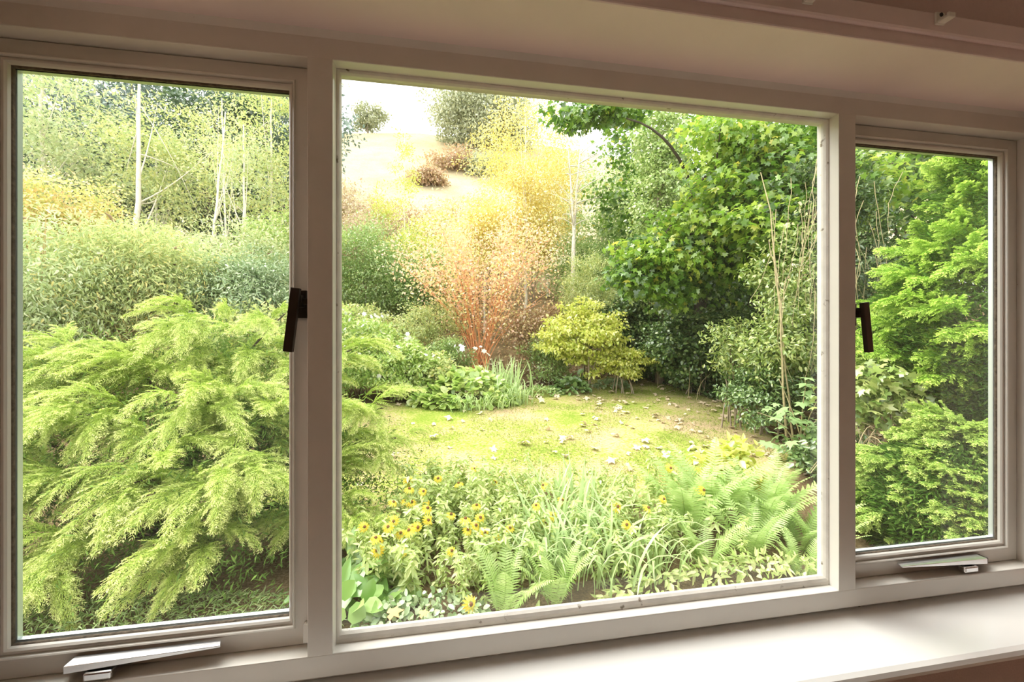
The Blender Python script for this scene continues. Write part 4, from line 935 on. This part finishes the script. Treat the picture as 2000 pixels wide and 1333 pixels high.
# ------------------------------------------------------------------ flower bed under the window
def frond_mesh(seed, mat='fern'):
    rng = np.random.default_rng(seed); s = np.linspace(0, 1, 30); th = R(82) - .85 * s ** 1.9; P = np.zeros((30, 3))
    for i in range(1, 30): P[i] = P[i - 1] + np.array([math.cos(th[i]), .02 * math.sin(seed), math.sin(th[i])]) / 29
    parts = [tube_arrays(P, np.linspace(.006, .001, 30), 3)]
    T = nrm(np.gradient(P, axis=0)); up = nrm(np.cross(T, [0, 1., 0])) * -1
    for sd in (-1, 1):
        for i in range(3, 30):
            l = .17 * math.sin(math.pi * min(1, (s[i] * .93 + .03)) ** .75) + .008; d = nrm(np.array([0, sd, 0]) + T[i] * .45 + up[i] * .12 + rng.normal(size=3) * .05)
            m = 6; q = np.linspace(0, 1, m); w = .0115 * (1 - q ** 2) * (1 + .25 * (np.arange(m) % 2)); C = P[i] + d * (l * q)[:, None] - np.array([0, 0, .12 * l]) * (q * q)[:, None]; B = T[i]
            V = np.concatenate([C + np.outer(w, B), C - np.outer(w, B)]); k = np.arange(m - 1); parts.append((V, np.stack([k, k + 1, m + k + 1, m + k], 1)))
    V, F = join(parts); me = raw_mesh('frond', V, F); me.materials.append(M[mat]); return me
FRONDS = [frond_mesh(400 + k) for k in range(4)]
def fern(x, y, L, n, label, seed, tilt=.0, group='ferns in the bed under the window'):
    rng = np.random.default_rng(seed); zb = gz(x, y); t = thing('fern', label, 'fern', (x, y, zb), group)
    for k in range(n):
        o = link('frond', FRONDS[rng.integers(4)], None, t); a = k * 2.4 + rng.normal() * .25; s = L * rng.uniform(.75, 1.08)
        o.location = (.05 * math.cos(a), .05 * math.sin(a), -.01); o.rotation_euler = (rng.normal() * .1, rng.uniform(-.05, .38) + tilt, a); o.scale = (s, s, s)
ferns = [(2.55, 3.15, .9, 13, 'tall shuttlecock fern next to the daisy-flowered plants'), (3.0, 3.35, 1.0, 14, 'tallest shuttlecock fern, standing clear against the lawn'), (3.35, 3.0, .85, 13, 'bushy fern in the middle of the fern group'),
         (3.6, 3.2, .95, 13, 'tall fern in front of the yellowing plant'), (3.5, 2.7, .75, 12, 'fern beside the fixed pane right mullion'), (2.9, 2.65, .7, 11, 'short fern at the front of the fern group'),
         (3.6, 2.5, .65, 11, 'short fern close to the wall below the fern group'), (2.35, 2.55, .6, 10, 'small fern at the corner of the fern group by the strap leaves'), (.42, 2.28, .6, 9, 'small fern close to the wall before the daisy flowers'),
         (.85, 2.35, .6, 10, 'small fern close to the wall before the strap leaves'), (3.15, 2.3, .5, 10, 'low fern against the house wall')]
for k, f in enumerate(ferns): fern(*f, 410 + k)
shrub('yellowing_hydrangea', 'small yellow-leaved plant behind the ferns at the lawn edge', 3.75, 3.95, -.35, (.4, .3, .35), 'lemon', .12, 430, 30, 40, .14, W=.6)

def stem_mesh(seed, h=.9, mat='perennial'):
    rng = np.random.default_rng(seed); P = bez((0, 0, 0), (.05, 0, h * .6), (.10 + .1 * rng.random(), .05 * rng.normal(), h), 9); parts = [tube_arrays(P, np.linspace(.005, .003, 9), 3)]
    n = 36; q = rng.uniform(.06, .97, n); Pp = np.stack([np.interp(q, np.linspace(0, 1, 9), P[:, k]) for k in range(3)], 1); a = np.arange(n) * 2.4
    A = nrm(np.stack([np.cos(a), np.sin(a), rng.uniform(-.9, .3, n)], 1)); N = nrm(np.array([0, 0, 1.]) + .3 * rng.normal(size=(n, 3)))
    V, F = leaf_arrays(Pp, A, N, rvar(rng, n, .15) * (1.1 - .35 * q), .056, 'lance'); parts.append((V, F)); V, F = join(parts)
    me = raw_mesh('stem', V, F); me.materials.append(M[mat]); return me, P[-1]
STEMS = [stem_mesh(440 + k, 1.0) for k in range(5)]
def flower_meshes():
    n = 13; a = np.arange(n) * 2 * math.pi / n; V, F = leaf_arrays(np.stack([np.cos(a) * .25, np.sin(a) * .25, 0 * a], 1), np.stack([np.cos(a), np.sin(a), -.55 + .15 * np.sin(a * 3)], 1), np.tile([0, 0, 1.], (n, 1)), .85, .30, 'lance')
    p = raw_mesh('petals', V, F); p.materials.append(M['petal'])
    bm = bmesh.new(); bmesh.ops.create_icosphere(bm, subdivisions=2, radius=.24)
    for v in bm.verts: v.co.z = v.co.z * .8 + .05
    c = bpy.data.meshes.new('flower_cone'); bm.to_mesh(c); bm.free(); c.materials.append(M['cone']); return p, c
PET, CON = flower_meshes()
def perennial(label, x, y, n, h, sp, seed, nf, r=.052):
    rng = np.random.default_rng(seed); zb = gz(x, y); t = thing('coneflower_clump', label, 'flowers', (x, y, zb), 'leafy clumps in the bed under the window')
    for k in range(n):
        me, tip = STEMS[rng.integers(5)]; o = link('stem', me, None, t); s = h * rng.uniform(.7, 1.1); px, py = rng.normal() * sp[0], rng.normal() * sp[1]
        o.location = (px, py, gz(x + px, y + py) - zb - .01); a = rng.random() * 6.3; o.scale = (s, s, s); o.rotation_euler = (rng.normal() * .22, rng.normal() * .22, a)
        if k < nf or (k % 5 == 0):
            e = o.rotation_euler.to_matrix() @ (Vector(tip) * s) + o.location
            f = bpy.data.objects.new('flower', PET if k < nf else CON); COL.objects.link(f); f.parent = t; f.location = e + Vector((0, 0, .01)); q = r * rng.uniform(.85, 1.25) if k < nf else .014
            f.scale = (q, q, q); f.rotation_euler = (R(38) + rng.normal() * .35, rng.normal() * .35, rng.random() * .5)
            if k < nf:
                c = link('flower_cone', CON, None, f); c.location = (0, 0, .05)
for k, a in enumerate([('leafy clump crowded with yellow daisy flowers next to the hosta', -.28, 2.75, 44, .55, (.3, .2), 500, 24), ('yellow daisy-flowered clump beside the lower juniper branches', -.15, 3.4, 46, .62, (.32, .25), 501, 8),
    ('tall leafy clump with dark seed heads standing out against the lawn', .1, 4.0, 52, .66, (.38, .25), 502, 2), ('leafy clump behind the strap leaves, at the lawn edge', .95, 4.0, 58, .55, (.45, .25), 503, 1),
    ('leafy clump in the middle of the bed, before the strap leaves', .45, 3.3, 58, .58, (.38, .25), 504, 5), ('leafy clump between the strap leaves and the ferns', 1.9, 3.5, 60, .6, (.45, .3), 505, 4),
    ('low leafy clump near the lawn edge behind the ferns', 2.2, 4.1, 50, .42, (.5, .25), 506, 0), ('low leafy clump before the ferns with few yellow flowers', 1.95, 2.75, 44, .5, (.4, .2), 507, 4), ('leafy clump beside the small fern by the wall', .35, 2.75, 40, .5, (.28, .2), 508, 6)]): perennial(*a)
clump_blades('crocosmia_clump', 'fountain of pale strap leaves in the middle of the bed', 1.15, 3.05, 110, .75, (.28, .16), 520, (1, 2, 3, 4))
clump_blades('crocosmia_clump', 'drooping pale strap leaves at the front of the bed by the wall', 1.5, 2.6, 100, .75, (.35, .15), 521, (2, 3, 4))
clump_blades('crocosmia_clump', 'upright narrow strap leaves rising from the bed', 1.35, 3.4, 40, .85, (.2, .12), 522, (0, 1))
clump_blades('crocosmia_clump', 'strap leaves hanging over the small fern by the wall', .8, 2.7, 60, .65, (.2, .12), 523, (2, 3, 4))
broad_clump('hosta', 'green hosta with broad pointed leaves at the foot of the juniper', -.85, 2.75, (.36, .3), .26, 60, .2, .10, 'oval', 'hosta', 530)
broad_clump('hosta', 'hosta with broad leaves close to the wall by the mullion', -.75, 2.35, (.34, .22), .25, 46, .2, .11, 'oval', 'hosta', 531)
broad_clump('ground_cover', 'low blue-green ground cover by the wall before the daisy flowers', -.2, 2.25, (.5, .22), .2, 420, .05, .035, 'oval', 'bluegreen', 532)
broad_clump('ground_cover', 'feathery low green plants along the wall under the ferns', 2.6, 2.2, (1.5, .25), .25, 700, .08, .03, 'lance', 'perennial', 533)
broad_clump('ground_cover', 'green moss and seedlings under the juniper', -2.6, 2.35, (1.8, .55), .16, 6500, .05, .008, 'lance', 'green', 534)
for k, (x, y, s) in enumerate([(-.42, 2.12, .11), (-.2, 2.08, .07)]):
    V, F = leaf_arrays(np.array([[0., 0, 0]]), np.array([[1., .2, .1]]), np.array([[0, -.4, 1.]]), 1, .8, 'maple'); me = raw_mesh('orange_leaf', V, F); me.materials.append(M['orange_leaf'])
    o = link('orange_leaf', me); o.scale = (s, s, s); o.location = (x, y, gz(x, y) + .22); o['label'] = ['large orange dead leaf caught on the ground cover by the wall', 'small orange dead leaf lying on the ground cover by the wall'][k]; o['category'] = 'leaf'
